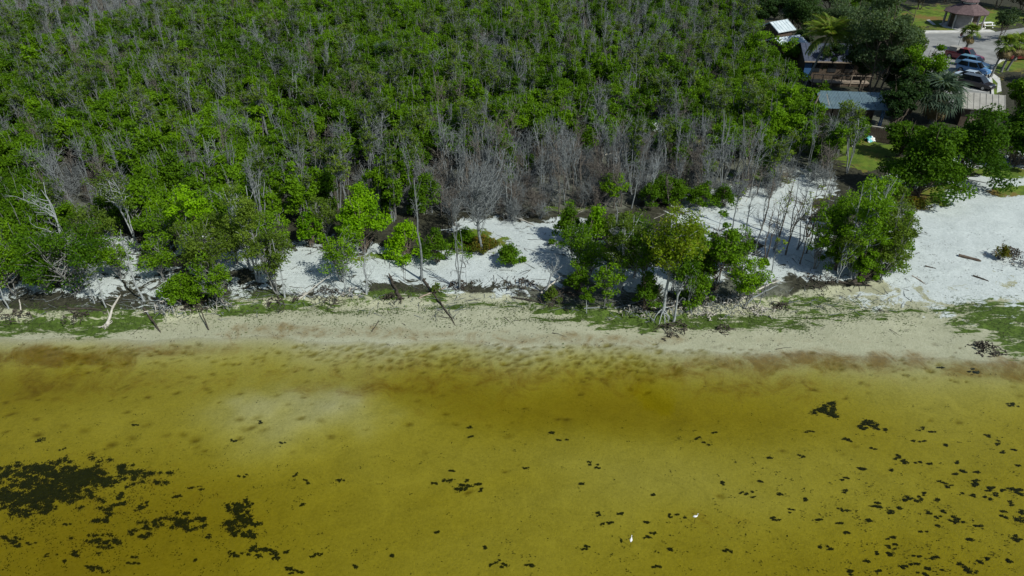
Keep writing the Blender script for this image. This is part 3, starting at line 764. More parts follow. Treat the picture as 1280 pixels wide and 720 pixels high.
# ------------------------------------------------------------------ the wood: prototypes, then single trees in front, one mass behind
def proto(seed, kind):
    rng = np.random.default_rng(seed)
    if kind == 'green':
        H = rng.uniform(4.4, 7.0); hw = rng.uniform(1.1, 2.2); cb = rng.uniform(.05, .25)
        lines, cl = grow(rng, H - .2, hw, cb, 3, 34, rng.choice(['round', 'column', 'cone', 'column']), lean=(rng.normal(0, .4), rng.normal(0, .4)), twigs=2, sides=4)
        v, f, t = crown_arrays(rng, cl, hw, int(1100 + 1000 * hw), .20, hw * .25)
        bark, leaf = 'bark_grey', rng.choice(['leaf_mid', 'leaf_mid', 'leaf_wood'])
    elif kind == 'thin':
        H = rng.uniform(5.2, 7.0); hw = rng.uniform(1.0, 1.6); cb = rng.uniform(.35, .5)
        lines, cl = grow(rng, H, hw, cb, 3, 24, 'fan', bare=True, twigs=3, sides=4, lean=(rng.normal(0, .5), rng.normal(0, .5)))
        v, f, t = crown_arrays(rng, cl, hw, 760, .18, hw * .26)
        bark, leaf = 'dead_grey', 'leaf_olive'
    elif kind == 'dead':
        H = rng.uniform(3.6, 7.4); hw = rng.uniform(.6, 1.6)
        lines, cl = grow(rng, H, hw, rng.uniform(.25, .45), int(rng.integers(1, 4)), int(rng.integers(8, 20)), rng.choice(['fan', 'column', 'fan', 'cone']), lean=(rng.normal(0, .9), rng.normal(0, .7)), bare=True, twigs=int(rng.integers(3, 6)), sides=4, rbase=rng.uniform(.045, .075))
        return lines, None, rng.choice(['dead_grey', 'bark_pale', 'dead_grey', 'dead_brown']), None
    else:  # dead thicket shrub
        H = rng.uniform(1.6, 2.8); hw = rng.uniform(1.0, 1.7)
        lines, cl = grow(rng, H, hw, .1, 6, 24, 'dome', bare=True, twigs=5, sides=3, rbase=.04)
        return lines, None, rng.choice(['dead_grey', 'dead_brown']), None
    return lines, (v, f, t), bark, leaf
M['leaf_wood'] = leaf_mat('leaf_wood', (.042, .108, .004), (.18, .34, .008))
PROT = {k: [proto(1000 + i + 50 * j, k) for i in range(n)] for j, (k, n) in enumerate([('green', 14), ('thin', 8), ('dead', 16), ('shrub', 7)])}
PART = {}
for k, lst in PROT.items():
    PART[k] = []
    for lines, cr, bark, leaf in lst:
        tm = tubes_mesh('trunk', lines, M[bark])
        cm = mesh_np('crown', cr[0], cr[1], M[leaf], cr[2]) if cr else None
        V, Fc = [], []; off = 0
        for pts, rad, n in lines:
            v, f = tube_arrays(pts, rad, n); V.append(v); Fc.append(f + off); off += len(v)
        nb = sum(len(f) for f in Fc)
        tt = np.zeros(off)
        fm = np.zeros(nb, np.int32); mats = [M[bark]]
        if cr:
            V.append(cr[0]); Fc.append(cr[1] + off); tt = np.concatenate([tt, cr[2]]); fm = np.concatenate([fm, np.ones(len(cr[1]), np.int32)]); mats.append(M[leaf])
        jm = mesh_np('wood_source', np.concatenate(V), np.concatenate(Fc), mats, tt, False, fm)
        PART[k].append((tm, cm, bpy.data.objects.new('wood_source', jm)))

rngF = np.random.default_rng(77)
FRONT = np.array([(-400, 330), (0, 326), (60, 318), (110, 300), (200, 300), (330, 298), (420, 290), (520, 280), (600, 284), (680, 274), (720, 266), (800, 262), (900, 258), (940, 250), (1000, 244), (1030, 236), (1085, 224)])
PARK = np.array([(-40, 944), (30, 934), (60, 936), (85, 950), (110, 968), (140, 984), (160, 990), (176, 1004), (190, 1060), (215, 1085), (230, 1080)])   # wood ends right of this px, by base py
G_LOW = [(620, 200, 100, 58, .97), (770, 205, 180, 62, .97), (920, 215, 120, 46, .93), (970, 215, 60, 30, .8), (95, 205, 66, 36, .85), (245, 195, 50, 36, .8), (790, 25, 140, 50, .65), (650, 60, 60, 45, .55), (360, 60, 60, 26, .6), (110, -4, 180, 20, .97), (1035, 195, 70, 45, .9), (120, 60, 110, 26, .45), (440, 170, 66, 34, .5), (560, 120, 60, 30, .3), (40, 165, 60, 30, .45), (720, 115, 70, 34, .4), (840, 100, 60, 40, .4), (330, 110, 60, 28, .3)]
D_HIGH = [(640, 195, 110, 58, 1), (770, 205, 165, 60, 1), (900, 215, 125, 46, 1), (970, 215, 60, 32, .9), (95, 205, 68, 38, 1), (245, 195, 52, 38, 1), (790, 25, 150, 55, .9), (650, 60, 64, 48, .8), (360, 60, 62, 28, .85), (110, -4, 190, 22, 1), (1035, 200, 60, 40, .7), (130, 60, 120, 30, .7), (440, 170, 70, 34, .8), (340, 200, 80, 30, .6), (180, 130, 120, 50, .5), (560, 120, 60, 30, .5), (840, 100, 60, 40, .7), (720, 115, 70, 40, .7), (40, 160, 60, 30, .7)]
NOTREE = [(808, 160, 34, 11), (842, 170, 20, 9), (1040, 176, 50, 12), (885, 186, 22, 6)]
wood = []     # (kind, variant, x, y, z, rot, scale)
def scatter(kind, spacing, x0, x1, y0, y1, keep):
    gx, gy = np.meshgrid(np.arange(x0, x1, spacing), np.arange(y0, y1, spacing))
    gx = gx.ravel() + rngF.uniform(-.48, .48, gx.size) * spacing; gy = gy.ravel() + rngF.uniform(-.48, .48, gy.size) * spacing
    z = ground_z(gx, gy); bpx, bpy_ = project(gx, gy, z); cpx, cpy = project(gx, gy, z + 3.6)
    ok = (bpy_ < np.interp(bpx, FRONT[:, 0], FRONT[:, 1])) & (bpx < np.interp(bpy_, PARK[:, 0], PARK[:, 1])) & (bpx > -170) & (field(bpx, bpy_, NOTREE) < .6)
    pr = keep(cpx, cpy, gx, gy)
    ok &= rngF.random(gx.size) < pr
    for i in np.nonzero(ok)[0]:
        wood.append((kind, int(rngF.integers(len(PART[kind]))), gx[i], gy[i], z[i] - .02, rngF.uniform(0, 6.28), rngF.uniform(.78, 1.18) * (1.0 if kind != 'shrub' else 1.1), bpx[i], bpy_[i]))
big = lambda x, y: fbm(x * .09, y * .09, 61, 3)
scatter('green', 1.55, -150, 150, 46, 260, lambda px, py, x, y: np.clip((.80 + 1.3 * (big(x, y) - .45)) * (1 - field(px, py, G_LOW)), 0, 1))
scatter('thin', 2.3, -150, 150, 46, 260, lambda px, py, x, y: np.clip(.30 * (1 - .9 * field(px, py, G_LOW)), 0, 1))
scatter('dead', 1.65, -150, 150, 46, 240, lambda px, py, x, y: np.clip(.045 + .52 * field(px, py, D_HIGH) ** 1.3 - .1 * (big(x, y) - .5), 0, 1) * (1 - .35 * field(px, py, [(690, 222, 90, 16)])))
scatter('shrub', 1.9, -150, 150, 46, 130, lambda px, py, x, y: np.clip(.85 * field(px, py, [(640, 225, 110, 48), (770, 225, 160, 46), (900, 225, 120, 36, .9), (980, 225, 50, 26, .7), (95, 205, 60, 36), (245, 200, 50, 34), (440, 180, 50, 20, .6)]), 0, 1))
BELT = [(620, 208, 100, 52), (770, 212, 180, 56), (920, 220, 120, 42)]
scatter('dead', 1.45, -60, 70, 46, 110, lambda px, py, x, y: .48 * field(px, py, BELT) ** 1.2)
scatter('shrub', 1.35, -60, 70, 46, 110, lambda px, py, x, y: .55 * field(px, py, BELT))
wood.sort(key=lambda w: w[3])
LAB = {'green': ('mangrove_tree', 'tree', 'green leafy mangroves of the wood', 'small leafy green mangrove crowded into the wood behind the beach'),
       'thin': ('thin_leaved_mangrove', 'tree', 'thin leaved mangroves of the wood', 'sparse leaved mangrove with grey limbs showing inside the wood'),
       'dead': ('dead_tree', 'tree', 'dead grey trees of the wood', 'dead grey leafless tree standing in the wood behind the beach'),
       'shrub': ('dead_shrub', 'shrub', 'dead shrubs of the grey thicket', 'tangled dead grey shrub on the mud of the leafless thicket')}
LIM = {'green': 260, 'thin': 150, 'dead': 300, 'shrub': 260}
cnt = {k: 0 for k in LIM}; rest = {k: [] for k in LIM}
for w in wood:
    k, vi, x, y, z, rz, sc, bx, by = w
    if cnt[k] < LIM[k] and -10 < bx < 1290:
        cnt[k] += 1
        nm, ct, gr, lb = LAB[k]
        fr_ = float(np.interp(bx, FRONT[:, 0], FRONT[:, 1])) - by
        mud_ = float(field(np.array([bx]), np.array([by - 20.0]), [(655, 200, 105, 42), (790, 205, 150, 42), (900, 210, 90, 30)])[0]) > .6
        plc = 'on the muddy leafless clearing' if mud_ else ('at the front edge of the wood facing the beach' if fr_ < 26 else 'in the wood back from its front edge')
        size_ = 'short' if sc < .9 else ('medium sized' if sc < 1.06 else 'tall')
        DESC = {'green': 'leafy green mangrove', 'thin': 'sparse grey limbed mangrove', 'dead': 'dead ' + {'bark_pale': 'pale barkless', 'dead_brown': 'brownish'}.get(str(PROT[k][vi][2]), 'dull grey') + ' tree', 'shrub': 'tangled dead ' + ('brownish' if PROT[k][vi][2] == 'dead_brown' else 'grey') + ' shrub'}
        lb = size_ + ' ' + DESC[k] + ' ' + plc; gr = lb
        tm, cm, _ = PART[k][vi]
        root = empty(nm, (x, y, z), rz); root.scale = (sc, sc, sc); tag(root, lb, ct, gr)
        link('trunk', tm, root)
        if cm: link('crown', cm, root)
    else: rest[k].append(w)

def mass(name, label, cat, items, objs):
    me = bpy.data.meshes.new(name)
    n = len(items)
    me.vertices.add(n); me.vertices.foreach_set('co', np.array([w[2:5] for w in items], np.float32).ravel())
    for an, ty, pr, dat in (('wrot', 'FLOAT_VECTOR', 'vector', np.array([(0, 0, w[5]) for w in items])), ('wscale', 'FLOAT', 'value', np.array([w[6] for w in items])), ('wpick', 'INT', 'value', np.array([w[1] for w in items]))):
        a = me.attributes.new(an, ty, 'POINT'); a.data.foreach_set(pr, dat.astype(np.int32 if ty == 'INT' else np.float32).ravel())
    o = link(name, me); tag(o, label, cat, None, 'stuff')
    ng = bpy.data.node_groups.new(name, 'GeometryNodeTree')
    ng.interface.new_socket('Geometry', in_out='INPUT', socket_type='NodeSocketGeometry')
    ng.interface.new_socket('Geometry', in_out='OUTPUT', socket_type='NodeSocketGeometry')
    gi, go = ng.nodes.new('NodeGroupInput'), ng.nodes.new('NodeGroupOutput')
    io = ng.nodes.new('GeometryNodeInstanceOnPoints'); jn = ng.nodes.new('GeometryNodeJoinGeometry')
    for ob in objs:
        oi = ng.nodes.new('GeometryNodeObjectInfo'); oi.inputs['Object'].default_value = ob; oi.inputs['As Instance'].default_value = True
        ng.links.new(oi.outputs['Geometry'], jn.inputs[0])
    def named(nm, ty):
        q = ng.nodes.new('GeometryNodeInputNamedAttribute'); q.data_type = ty; q.inputs['Name'].default_value = nm
        return next(s for s in q.outputs if s.enabled and s.name == 'Attribute')
    ng.links.new(gi.outputs[0], io.inputs['Points']); ng.links.new(jn.outputs[0], io.inputs['Instance'])
    io.inputs['Pick Instance'].default_value = True
    ng.links.new(named('wpick', 'INT'), io.inputs['Instance Index'])
    ng.links.new(named('wrot', 'FLOAT_VECTOR'), io.inputs['Rotation'])
    ng.links.new(named('wscale', 'FLOAT'), io.inputs['Scale'])
    ng.links.new(io.outputs[0], go.inputs[0])
    md = o.modifiers.new('scatter', 'NODES'); md.node_group = ng
    return o
for k, (nm, lb) in {'green': ('far_mangrove_wood', 'dense green mangrove wood reaching back behind the nearest trees'), 'thin': ('far_thin_wood', 'thin leaved grey green trees scattered through the far wood'), 'dead': ('far_dead_wood', 'bare grey dead trees scattered through the far wood'), 'shrub': ('far_dead_thicket', 'grey dead shrubs at the back of the leafless thicket')}.items():
    if rest[k]: mass(nm, lb, 'woodland', rest[k], [p[2] for p in PART[k]])
print('WOOD', {k: (cnt[k], len(rest[k])) for k in cnt})

# ------------------------------------------------------------------ palms
def frond_mesh(seed, L, dead=False):
    rng = np.random.default_rng(seed)
    t = np.linspace(0, 1, 9); a, b = rng.uniform(.35, .6), rng.uniform(.6, .95)
    pts = np.stack([L * t * (1 - .12 * t), .05 * L * np.sin(3 * t + seed), L * (a * t - b * t * t)], 1)
    V, Fc, off = [], [], 0
    v, f = tube_arrays(pts, np.linspace(.035, .008, 9), 3); V.append(v); Fc.append(f); off = len(v)
    tt = [np.full(len(v), .75)]
    for u in np.linspace(.14, .98, 24):
        p = np.array([np.interp(u, t, pts[:, k]) for k in range(3)])
        for sd in (-1, 1):
            ln = L * .30 * (math.sin(math.pi * min(1, u * .9 + .12)) ** .6) * rng.uniform(.85, 1.1)
            d = np.array([.55, sd * .8, -.28 - .25 * rng.random()]); d /= np.linalg.norm(d)
            w = np.array([1, 0, .1]) * .045
            q = np.stack([p - w, p + w, p + d * ln * .6 + w * .8 + np.array([0, 0, .02]), p + d * ln + np.array([0, 0, -.12 * ln])])
            V.append(q); Fc.append(np.array([[0, 1, 2, 3]]) + off); off += 4; tt.append(np.full(4, rng.random()))
    return mesh_np('frond', np.concatenate(V), np.concatenate(Fc), M['palm_dead' if dead else 'palm_green'], np.concatenate(tt))

def fan_mesh(seed, L, mat):
    rng = np.random.default_rng(seed)
    V, Fc, tt = [], [], []
    pts = np.array([[0, 0, 0], [L * .3, 0, L * .16], [L * .55, 0, L * .18]])
    v, f = tube_arrays(pts, np.array([.025, .02, .015]), 3); V.append(v); Fc.append(f); tt.append(np.full(len(v), .6)); off = len(v)
    o = pts[-1]
    for a in np.linspace(-2.0, 2.0, 15):
        ln = L * .5 * rng.uniform(.85, 1.1) * (1 - .12 * abs(a))
        d = np.array([math.cos(a), math.sin(a), 0.0]); e = np.array([-d[1], d[0], 0]) * .05
        m_ = o + d * ln * .55 + np.array([0, 0, -.03 * L]); tip = o + d * ln + np.array([0, 0, -.24 * L * rng.uniform(.6, 1.3)])
        V.append(np.stack([o, m_ + e, tip, m_ - e])); Fc.append(np.array([[0, 1, 2, 3]]) + off); off += 4; tt.append(np.full(4, rng.random()))
    return mesh_np('fan_leaf', np.concatenate(V), np.concatenate(Fc), mat, np.concatenate(tt))

FR = [frond_mesh(i, 3.0) for i in range(4)]
FAN = [fan_mesh(i, 1.5, M['palm_green']) for i in range(3)]
FANG = [fan_mesh(i + 9, 1.9, M['palm_grey']) for i in range(3)]
FAND = [fan_mesh(i + 19, 1.4, M['palm_dead']) for i in range(2)]
def palm(name, label, bx, by, tx, ty, seed, leaves, nleaf, lname, rad=.13, scale=1.0, skirt=0, group=None):
    rng = np.random.default_rng(seed)
    x, y, z = P(bx, by)
    H = height_for(y, ty) - z
    lx = (tx - bx) * depth_at(x, y, z + H) / F
    root = empty(name, (x, y, z)); tag(root, label, 'palm tree', group)
    u = np.linspace(0, 1, 10)
    pts = np.stack([lx * u ** 1.3 + .1 * np.sin(u * 5 + seed), .12 * np.sin(u * 4 + seed), -.3 + (H + .3) * u], 1)
    rr = rad * (1.25 - .5 * u) * (1 + .07 * np.sin(np.arange(10) * 2.4)); rr[0] *= 1.4
    link('trunk', tubes_mesh('trunk', [(pts, rr, 8)], M['bark_grey']), root)
    for i in range(nleaf):
        el = rng.uniform(-.55, 1.15) if i > nleaf * .3 else rng.uniform(.5, 1.3)
        o = link(lname, leaves[i % len(leaves)], root, tuple(pts[-1] + np.array([0, 0, .05])), (rng.uniform(-.4, .4), -el, i * 2.4 + rng.uniform(-.3, .3)))
        k = scale * rng.uniform(.8, 1.08); o.scale = (k, k, k)
    for i in range(skirt):
        o = link('dead_leaf', FAND[i % 2], root, tuple(pts[-1] - np.array([0, 0, .1])), (rng.uniform(-.3, .3), rng.uniform(.75, 1.3), i * 2.4))
        o.scale = (scale, scale, scale)
    return root
palm('coconut_palm', 'tall coconut palm with a leaning pale trunk beside the navy roof', 1003, 113, 1022, 46, 5, FR, 36, 'frond', .14, 1.2)
palm('sabal_palm', 'single fan palm with a round head standing beside the red pickup', 1206, 64, 1207, 42, 6, FAN, 36, 'fan_leaf', .16, 1.1, 12)
palm('sabal_palm', 'slender double height fan palm nearest the kerb end in the island cluster', 1237, 98, 1243, 58, 7, FAN, 34, 'fan_leaf', .13, 1.15, 16)
palm('sabal_palm', 'fan palm with a shaggy dry skirt in the middle of the island cluster', 1251, 90, 1256, 54, 8, FAN, 34, 'fan_leaf', .14, 1.2, 16)
palm('sabal_palm', 'fan palm of the island cluster standing closest to the dark red car', 1258, 88, 1268, 56, 9, FAN, 34, 'fan_leaf', .14, 1.2, 16)
palm('sabal_palm', 'silvery grey fan palm beside the shed, under the green broadleaf trees', 1164, 154, 1164, 124, 10, FANG, 60, 'fan_leaf', .2, 1.7, 14)
palm('sabal_palm', 'lone fan palm with dry skirt poking above the wood canopy', 437, 86, 438, 42, 11, FAN, 28, 'fan_leaf', .14, 1.0, 10)
palm('sabal_palm', 'greyish fan palm sunk among mangrove crowns in the wood', 484, 104, 485, 68, 12, FANG, 30, 'fan_leaf', .14, .95, 8)

# ------------------------------------------------------------------ park: lot, kerbs, buildings
def flat_poly(name, pix, z, mat, kind='structure'):
    mb = MB(); pts = [(*on_plane(px, py, .95), z) for px, py in pix]
    mb.add(pts, [tuple(range(len(pts)))])
    o = mb.build(name, mat); tag(o, kind=kind); return o
lot = flat_poly('parking_lot', [(1190, 136), (1241, 133), (1240, 112), (1237, 96), (1240, 84), (1252, 76), (1275, 72), (1340, 74), (1340, 30), (1290, 33), (1240, 40.5), (1198, 41.5), (1150, 41.5), (1120, 44), (1130, 62), (1160, 84), (1175, 104), (1184, 122)], .957, M['asphalt'])
if lot.data.polygons[0].normal.z < 0: lot.data.flip_normals()
def kerb(name, pix, w=.28, h=.15):
    mb = MB()
    for a, b in zip(pix[:-1], pix[1:]):
        pa, pb = on_plane(*a, .95), on_plane(*b, .95)
        mb.bar((*pa, .95 + h / 2), (*pb, .95 + h / 2), w, h + .02)
    tag(mb.build(name, M['concrete']), kind='structure')
kerb('kerb', [(1120, 42.6), (1150, 40.6), (1198, 40.2), (1240, 39.2)], 1.3)
kerb('kerb', [(1241, 133), (1240, 112), (1237.5, 96), (1240, 84), (1252, 76), (1276, 72.5), (1330, 74)])
fp = flat_poly('footpath', [(1242, 92), (1250, 98), (1252, 114), (1246, 116), (1247, 104), (1240, 97)], .962, M['concrete'])
if fp.data.polygons[0].normal.z < 0: fp.data.flip_normals()
fp = flat_poly('footpath', [(1158, 25), (1166, 31), (1170, 31), (1162, 24.5)], .962, M['concrete'])
if fp.data.polygons[0].normal.z < 0: fp.data.flip_normals()

HD = Vector((.57, -.82, 0)).normalized(); HANG = math.atan2(HD.y, HD.x)
def ring(mb, x, hw, z0, z1, bev):  # body section
    return [(x, -hw + bev, z0), (x, hw - bev, z0), (x, hw, z0 + bev), (x, hw, z1 - bev), (x, hw - bev * 1.4, z1), (x, -hw + bev * 1.4, z1), (x, -hw, z1 - bev), (x, -hw, z0 + bev)]
def loft(secs):
    mb = MB(); n = len(secs[0])
    vs = [p for s in secs for p in s]; fs = []
    for i in range(len(secs) - 1):
        for j in range(n): fs.append((i * n + j, i * n + (j + 1) % n, (i + 1) * n + (j + 1) % n, (i + 1) * n + j))
    fs.append(tuple(reversed(range(n)))); fs.append(tuple((len(secs) - 1) * n + j for j in range(n)))
    return mb.add(vs, fs)
def wheel(root, x, y, r=.34):
    mb = MB(); mb.tube([(x, y - .11, r), (x, y - .08, r), (x, y + .08, r), (x, y + .11, r)], [r * .93, r, r, r * .93], 18)
    t = mb.build('wheel', M['rubber'], root)
    sgn = 1 if y > 0 else -1
    q = MB(); q.tube([(x, y + sgn * .08, r), (x, y + sgn * .118, r)], [r * .62, r * .58], 14); q.build('rim', M['rim'], t)
def car(name, label, cat, px, py, paint, kind, rz=HANG, group=None):
    x, y, _ = P(px, py)
    root = empty(name, (x, y, .957), rz); root.scale = (.9, .9, .9); tag(root, label, cat, group)
    L = {'pickup': 5.6, 'suv': 4.6, 'sedan': 4.7}[kind]; h = L / 2; W = .93 if kind == 'pickup' else .89
    zb = {'pickup': 1.05, 'suv': .98, 'sedan': .86}[kind]
    sec = [(-h, W * .86, .42, zb - .08), (-h + .18, W * .97, .30, zb), (-.6, W, .26, zb), (.9, W, .26, zb), (h - 1.1, W, .27, zb - .03), (h - .3, W * .95, .30, zb - .14), (h, W * .8, .42, zb - .26)]
    loft([ring(None, a, b, c, d, .08) for a, b, c, d in sec]).build('body', M[paint], root, False)
    if kind == 'pickup': cs = [(-.95, W * .92, zb), (-.75, W * .80, 1.80), (.55, W * .78, 1.83), (1.35, W * .92, zb)]
    elif kind == 'suv': cs = [(-h + .12, W * .92, zb), (-h + .45, W * .78, 1.62), (.45, W * .76, 1.68), (1.25, W * .92, zb)]
    else: cs = [(-h + .7, W * .9, zb), (-h + 1.45, W * .74, 1.38), (.35, W * .73, 1.44), (1.3, W * .9, zb)]
    (x0, w0, z0), (x1, w1, z1), (x2, w2, z2), (x3, w3, z3) = cs
    v = [(x0, -w0, z0 - .04), (x0, w0, z0 - .04), (x1, w1, z1), (x1, -w1, z1), (x2, -w2, z2), (x2, w2, z2), (x3, w3, z3 - .04), (x3, -w3, z3 - .04)]
    MB().add(v, [(0, 1, 2, 3), (3, 2, 5, 4), (4, 5, 6, 7), (1, 6, 5, 2), (0, 3, 4, 7), (0, 7, 6, 1)]).build('cabin', M[paint], root)
    V = [Vector(p) for p in v]
    def pane(nm, a, b, c, d, k=.10):
        n = (b - a).cross(d - a).normalized(); ce_ = (a + b + c + d) / 4
        q = [p + (ce_ - p) * k * 1.0 for p in (a, b, c, d)]
        if n.dot(ce_ - Vector((0, 0, 1.0))) < 0: n = -n
        MB().add([p + n * .012 for p in q] + [p - n * .02 for p in q], [(0, 1, 2, 3), (7, 6, 5, 4), (0, 4, 5, 1), (1, 5, 6, 2), (2, 6, 7, 3), (3, 7, 4, 0)]).build(nm, M['glass'], root)
    pane('windscreen', V[4], V[5], V[6], V[7]); pane('rear_window', V[0], V[1], V[2], V[3], .14)
    for a, b, c, d in ((V[1], V[2], V[5], V[6]), (V[0], V[3], V[4], V[7])):
        m1, m2 = a.lerp(d, .5), b.lerp(c, .5)
        pane('side_window', a, b, m2, m1, .12); pane('side_window', m1, m2, c, d, .12)
    for sx in (-h + .9, h - .95):
        for sy in (-W + .06, W - .06): wheel(root, sx, sy, .38 if kind == 'pickup' else .34)
    for sy in (-1, 1):
        MB().box((h - .1, sy * W * .66, zb - .30), (.16, .34, .14)).build('headlight', M['clear_lamp'], root)
        MB().box((-h + .02, sy * W * .76, zb - .16), (.10, .16, .26)).build('tail_light', M['red_lamp'], root)
        MB().box((x3 - .35, sy * (W + .08), zb + .08), (.14, .2, .13)).build('mirror', M[paint], root)
    MB().box((h + .02, 0, .44), (.14, W * 1.5, .16)).build('bumper', M['chrome' if kind == 'pickup' else paint], root)
    if kind == 'pickup':
        b = MB(); b.box((-1.9, 0, zb + .015), (1.55, W * 1.6, .03)); b.build('bed_floor', M['rubber'], root)
        for sy in (-1, 1): MB().box((-1.88, sy * W * .92, zb + .06), (1.75, .1, .12)).build('bed_rail', M[paint], root)
        MB().box((-h + .1, 0, zb + .06), (.1, W * 1.75, .12)).build('tailgate', M[paint], root)
    return root
car('pickup_truck', 'dark red pickup truck parked beside the blue cars', 'truck', 1204, 75, 'car_red', 'pickup')
car('parked_car', 'pale blue car parked next to the red pickup', 'car', 1214, 84, 'car_sky', 'suv')
car('parked_car', 'deeper blue car parked between the pale blue and the silvery car', 'car', 1215, 91, 'car_blue', 'suv')
car('parked_car', 'silvery light blue car with a dark roofline beside the black car', 'car', 1213, 101, 'car_silver', 'sedan')
car('parked_car', 'black car at the near end of the parked row', 'car', 1219, 109, 'car_dark', 'suv')
car('parked_car', 'dark red car half hidden behind the island palms', 'car', 1272, 74, 'car_dkred', 'sedan', HANG + 1.2)
crate = MB(); cx, cy, _ = P(1204, 75)
cb_ = Vector((cx, cy, 0)) - HD * 1.6
crate.box((cb_.x, cb_.y, 2.24), (1.1, 1.3, .52), HANG)
crate.box((cb_.x, cb_.y, 2.57), (1.16, 1.36, .04), HANG)
tag(crate.build('cargo_box', M['tan_roof']), 'beige box loaded in the bed of the red pickup', 'box')
# painted bay lines
for i, (a, b) in enumerate([((1196, 82), (1224, 92)), ((1196, 90), (1226, 100)), ((1194, 100), (1228, 108)), ((1196, 109), (1232, 115)), ((1196, 117), (1234, 120))]):
    pa, pb = Vector((*on_plane(*a, .95), .9612)), Vector((*on_plane(*b, .95), .9612))
    e = (pb - pa).cross(Vector((0, 0, 1))).normalized() * .06
    o = MB().add([pa - e, pa + e, pb + e, pb - e], [(0, 1, 2, 3)]).build('bay_line', M['white']); tag(o, kind='structure')
    if o.data.polygons[0].normal.z < 0: o.data.flip_normals()

# pavilion with a two-tier shingle roof
px_, py_, _ = P(1202, 33)
pv = empty('pavilion', (px_, py_, .95), .2); tag(pv, 'octagonal pavilion with a brown two tier shingle roof on the lawn', 'pavilion')
def octa(r, z, n=8, o=0): return [(r * math.cos(2 * math.pi * (i + .5) / n + o), r * math.sin(2 * math.pi * (i + .5) / n + o), z) for i in range(n)]
loft([octa(2.5, -.05), octa(2.5, 2.45)]).build('wall', M['stucco'], pv)
rf = loft([octa(3.55, 2.35), octa(3.6, 2.47), octa(1.15, 3.75)]).build('roof', M['shingle'], pv)
loft([octa(.95, 3.7), octa(.95, 4.1)]).build('cupola', M['white'], rf)
loft([octa(1.45, 4.05), octa(1.48, 4.13), octa(.06, 4.9)]).build('cupola_roof', M['shingle'], rf)
for i in range(8):
    a = 2 * math.pi * (i + .5) / 8
    MB().tube([(3.15 * math.cos(a), 3.15 * math.sin(a), 0), (3.15 * math.cos(a), 3.15 * math.sin(a), 2.4)], [.13, .13], 8).build('column', M['stucco'], pv)
    a2 = a + math.pi / 8
    if i % 2: 
        MB().box((2.33 * math.cos(a2), 2.33 * math.sin(a2), 1.05), (.1, .95, 2.1), a2).build('door', M['wood_dark'], pv)
MB().tube([(0, 0, -.04), (0, 0, .05)], [3.5, 3.5], 8).build('floor_slab', M['concrete'], pv)

def gable(root, L, W, h, rise, wall, roof, over=.35, names=('wall', 'roof')):
    w = MB(); a, b = L / 2, W / 2
    w.add([(-a, -b, 0), (a, -b, 0), (a, b, 0), (-a, b, 0), (-a, -b, h), (a, -b, h), (a, b, h), (-a, b, h), (-a, 0, h + rise - .06), (a, 0, h + rise - .06)],
          [(0, 1, 5, 4), (2, 3, 7, 6), (1, 2, 6, 9, 5), (3, 0, 4, 8, 7), (4, 5, 9, 8), (6, 7, 8, 9)])
    w.build(names[0], wall, root)
    k = rise / b
    for s in (-1, 1):
        e = b + over; z0 = h - over * k
        p = [(-a - over, s * e, z0), (a + over, s * e, z0), (a + over, 0, h + rise), (-a - over, 0, h + rise)]
        MB().add([(q[0], q[1], q[2] + .02) for q in p] + [(q[0], q[1], q[2] + .12) for q in p], [(3, 2, 1, 0), (4, 5, 6, 7), (0, 1, 5, 4), (1, 2, 6, 5), (2, 3, 7, 6), (3, 0, 4, 7)] if s < 0 else [(0, 1, 2, 3), (7, 6, 5, 4), (4, 5, 1, 0), (5, 6, 2, 1), (6, 7, 3, 2), (7, 4, 0, 3)]).build(names[1], roof, root)
        rb = MB(); n_ = int((L + 2 * over) / .6)
        for i in range(n_ + 1):
            xx_ = -a - over + .04 + i * (L + 2 * over - .08) / n_
            rb.bar((xx_, s * e, z0 + .135), (xx_, s * .04, h + rise + .13), .05, .04)
        o = rb.build('roof_seams', roof, root); o['kind'] = 'stuff'
# shed between the big trees, pale roof
x, y, _ = P(1216, 153); sh = empty('shed', (x, y, .95), -.35); tag(sh, 'small shed with a pale tan gable roof between two massive green trees', 'shed')
gable(sh, 3.6, 3.4, 2.2, 1.0, M['wood_dark'], M['tan_roof'])
MB().box((-.6, -1.72, 1.0), (.9, .06, 2.0)).build('door', M['wood_tan'], sh)
# two stepped pale metal roofs beside the wood
x, y, _ = P(966, 62); ho = empty('park_house', (x, y, .95), .55); tag(ho, 'dark house with a white metal gable roof beside the wood', 'house')
gable(ho, 3.2, 3.2, 3.2, .9, M['wood_dark'], M['metal_roof'])
MB().box((.3, -1.62, 1.05), (.9, .06, 2.1)).build('door', M['blue_paint'], ho)
for xx_ in (-.9, 1.2): MB().box((xx_, -1.62, 1.8), (.6, .06, .9)).build('window', M['glass'], ho)
x, y, _ = P(978, 74); ho = empty('park_house', (x, y, .95), .45); tag(ho, 'lower blue grey metal roofed annex in front of the white roofed house', 'house')
gable(ho, 4.2, 3.4, 2.4, .7, M['wood_dark'], M['metal_roof'])
MB().box((.3, -1.72, 1.0), (.9, .06, 2.0)).build('door', M['blue_paint'], ho)
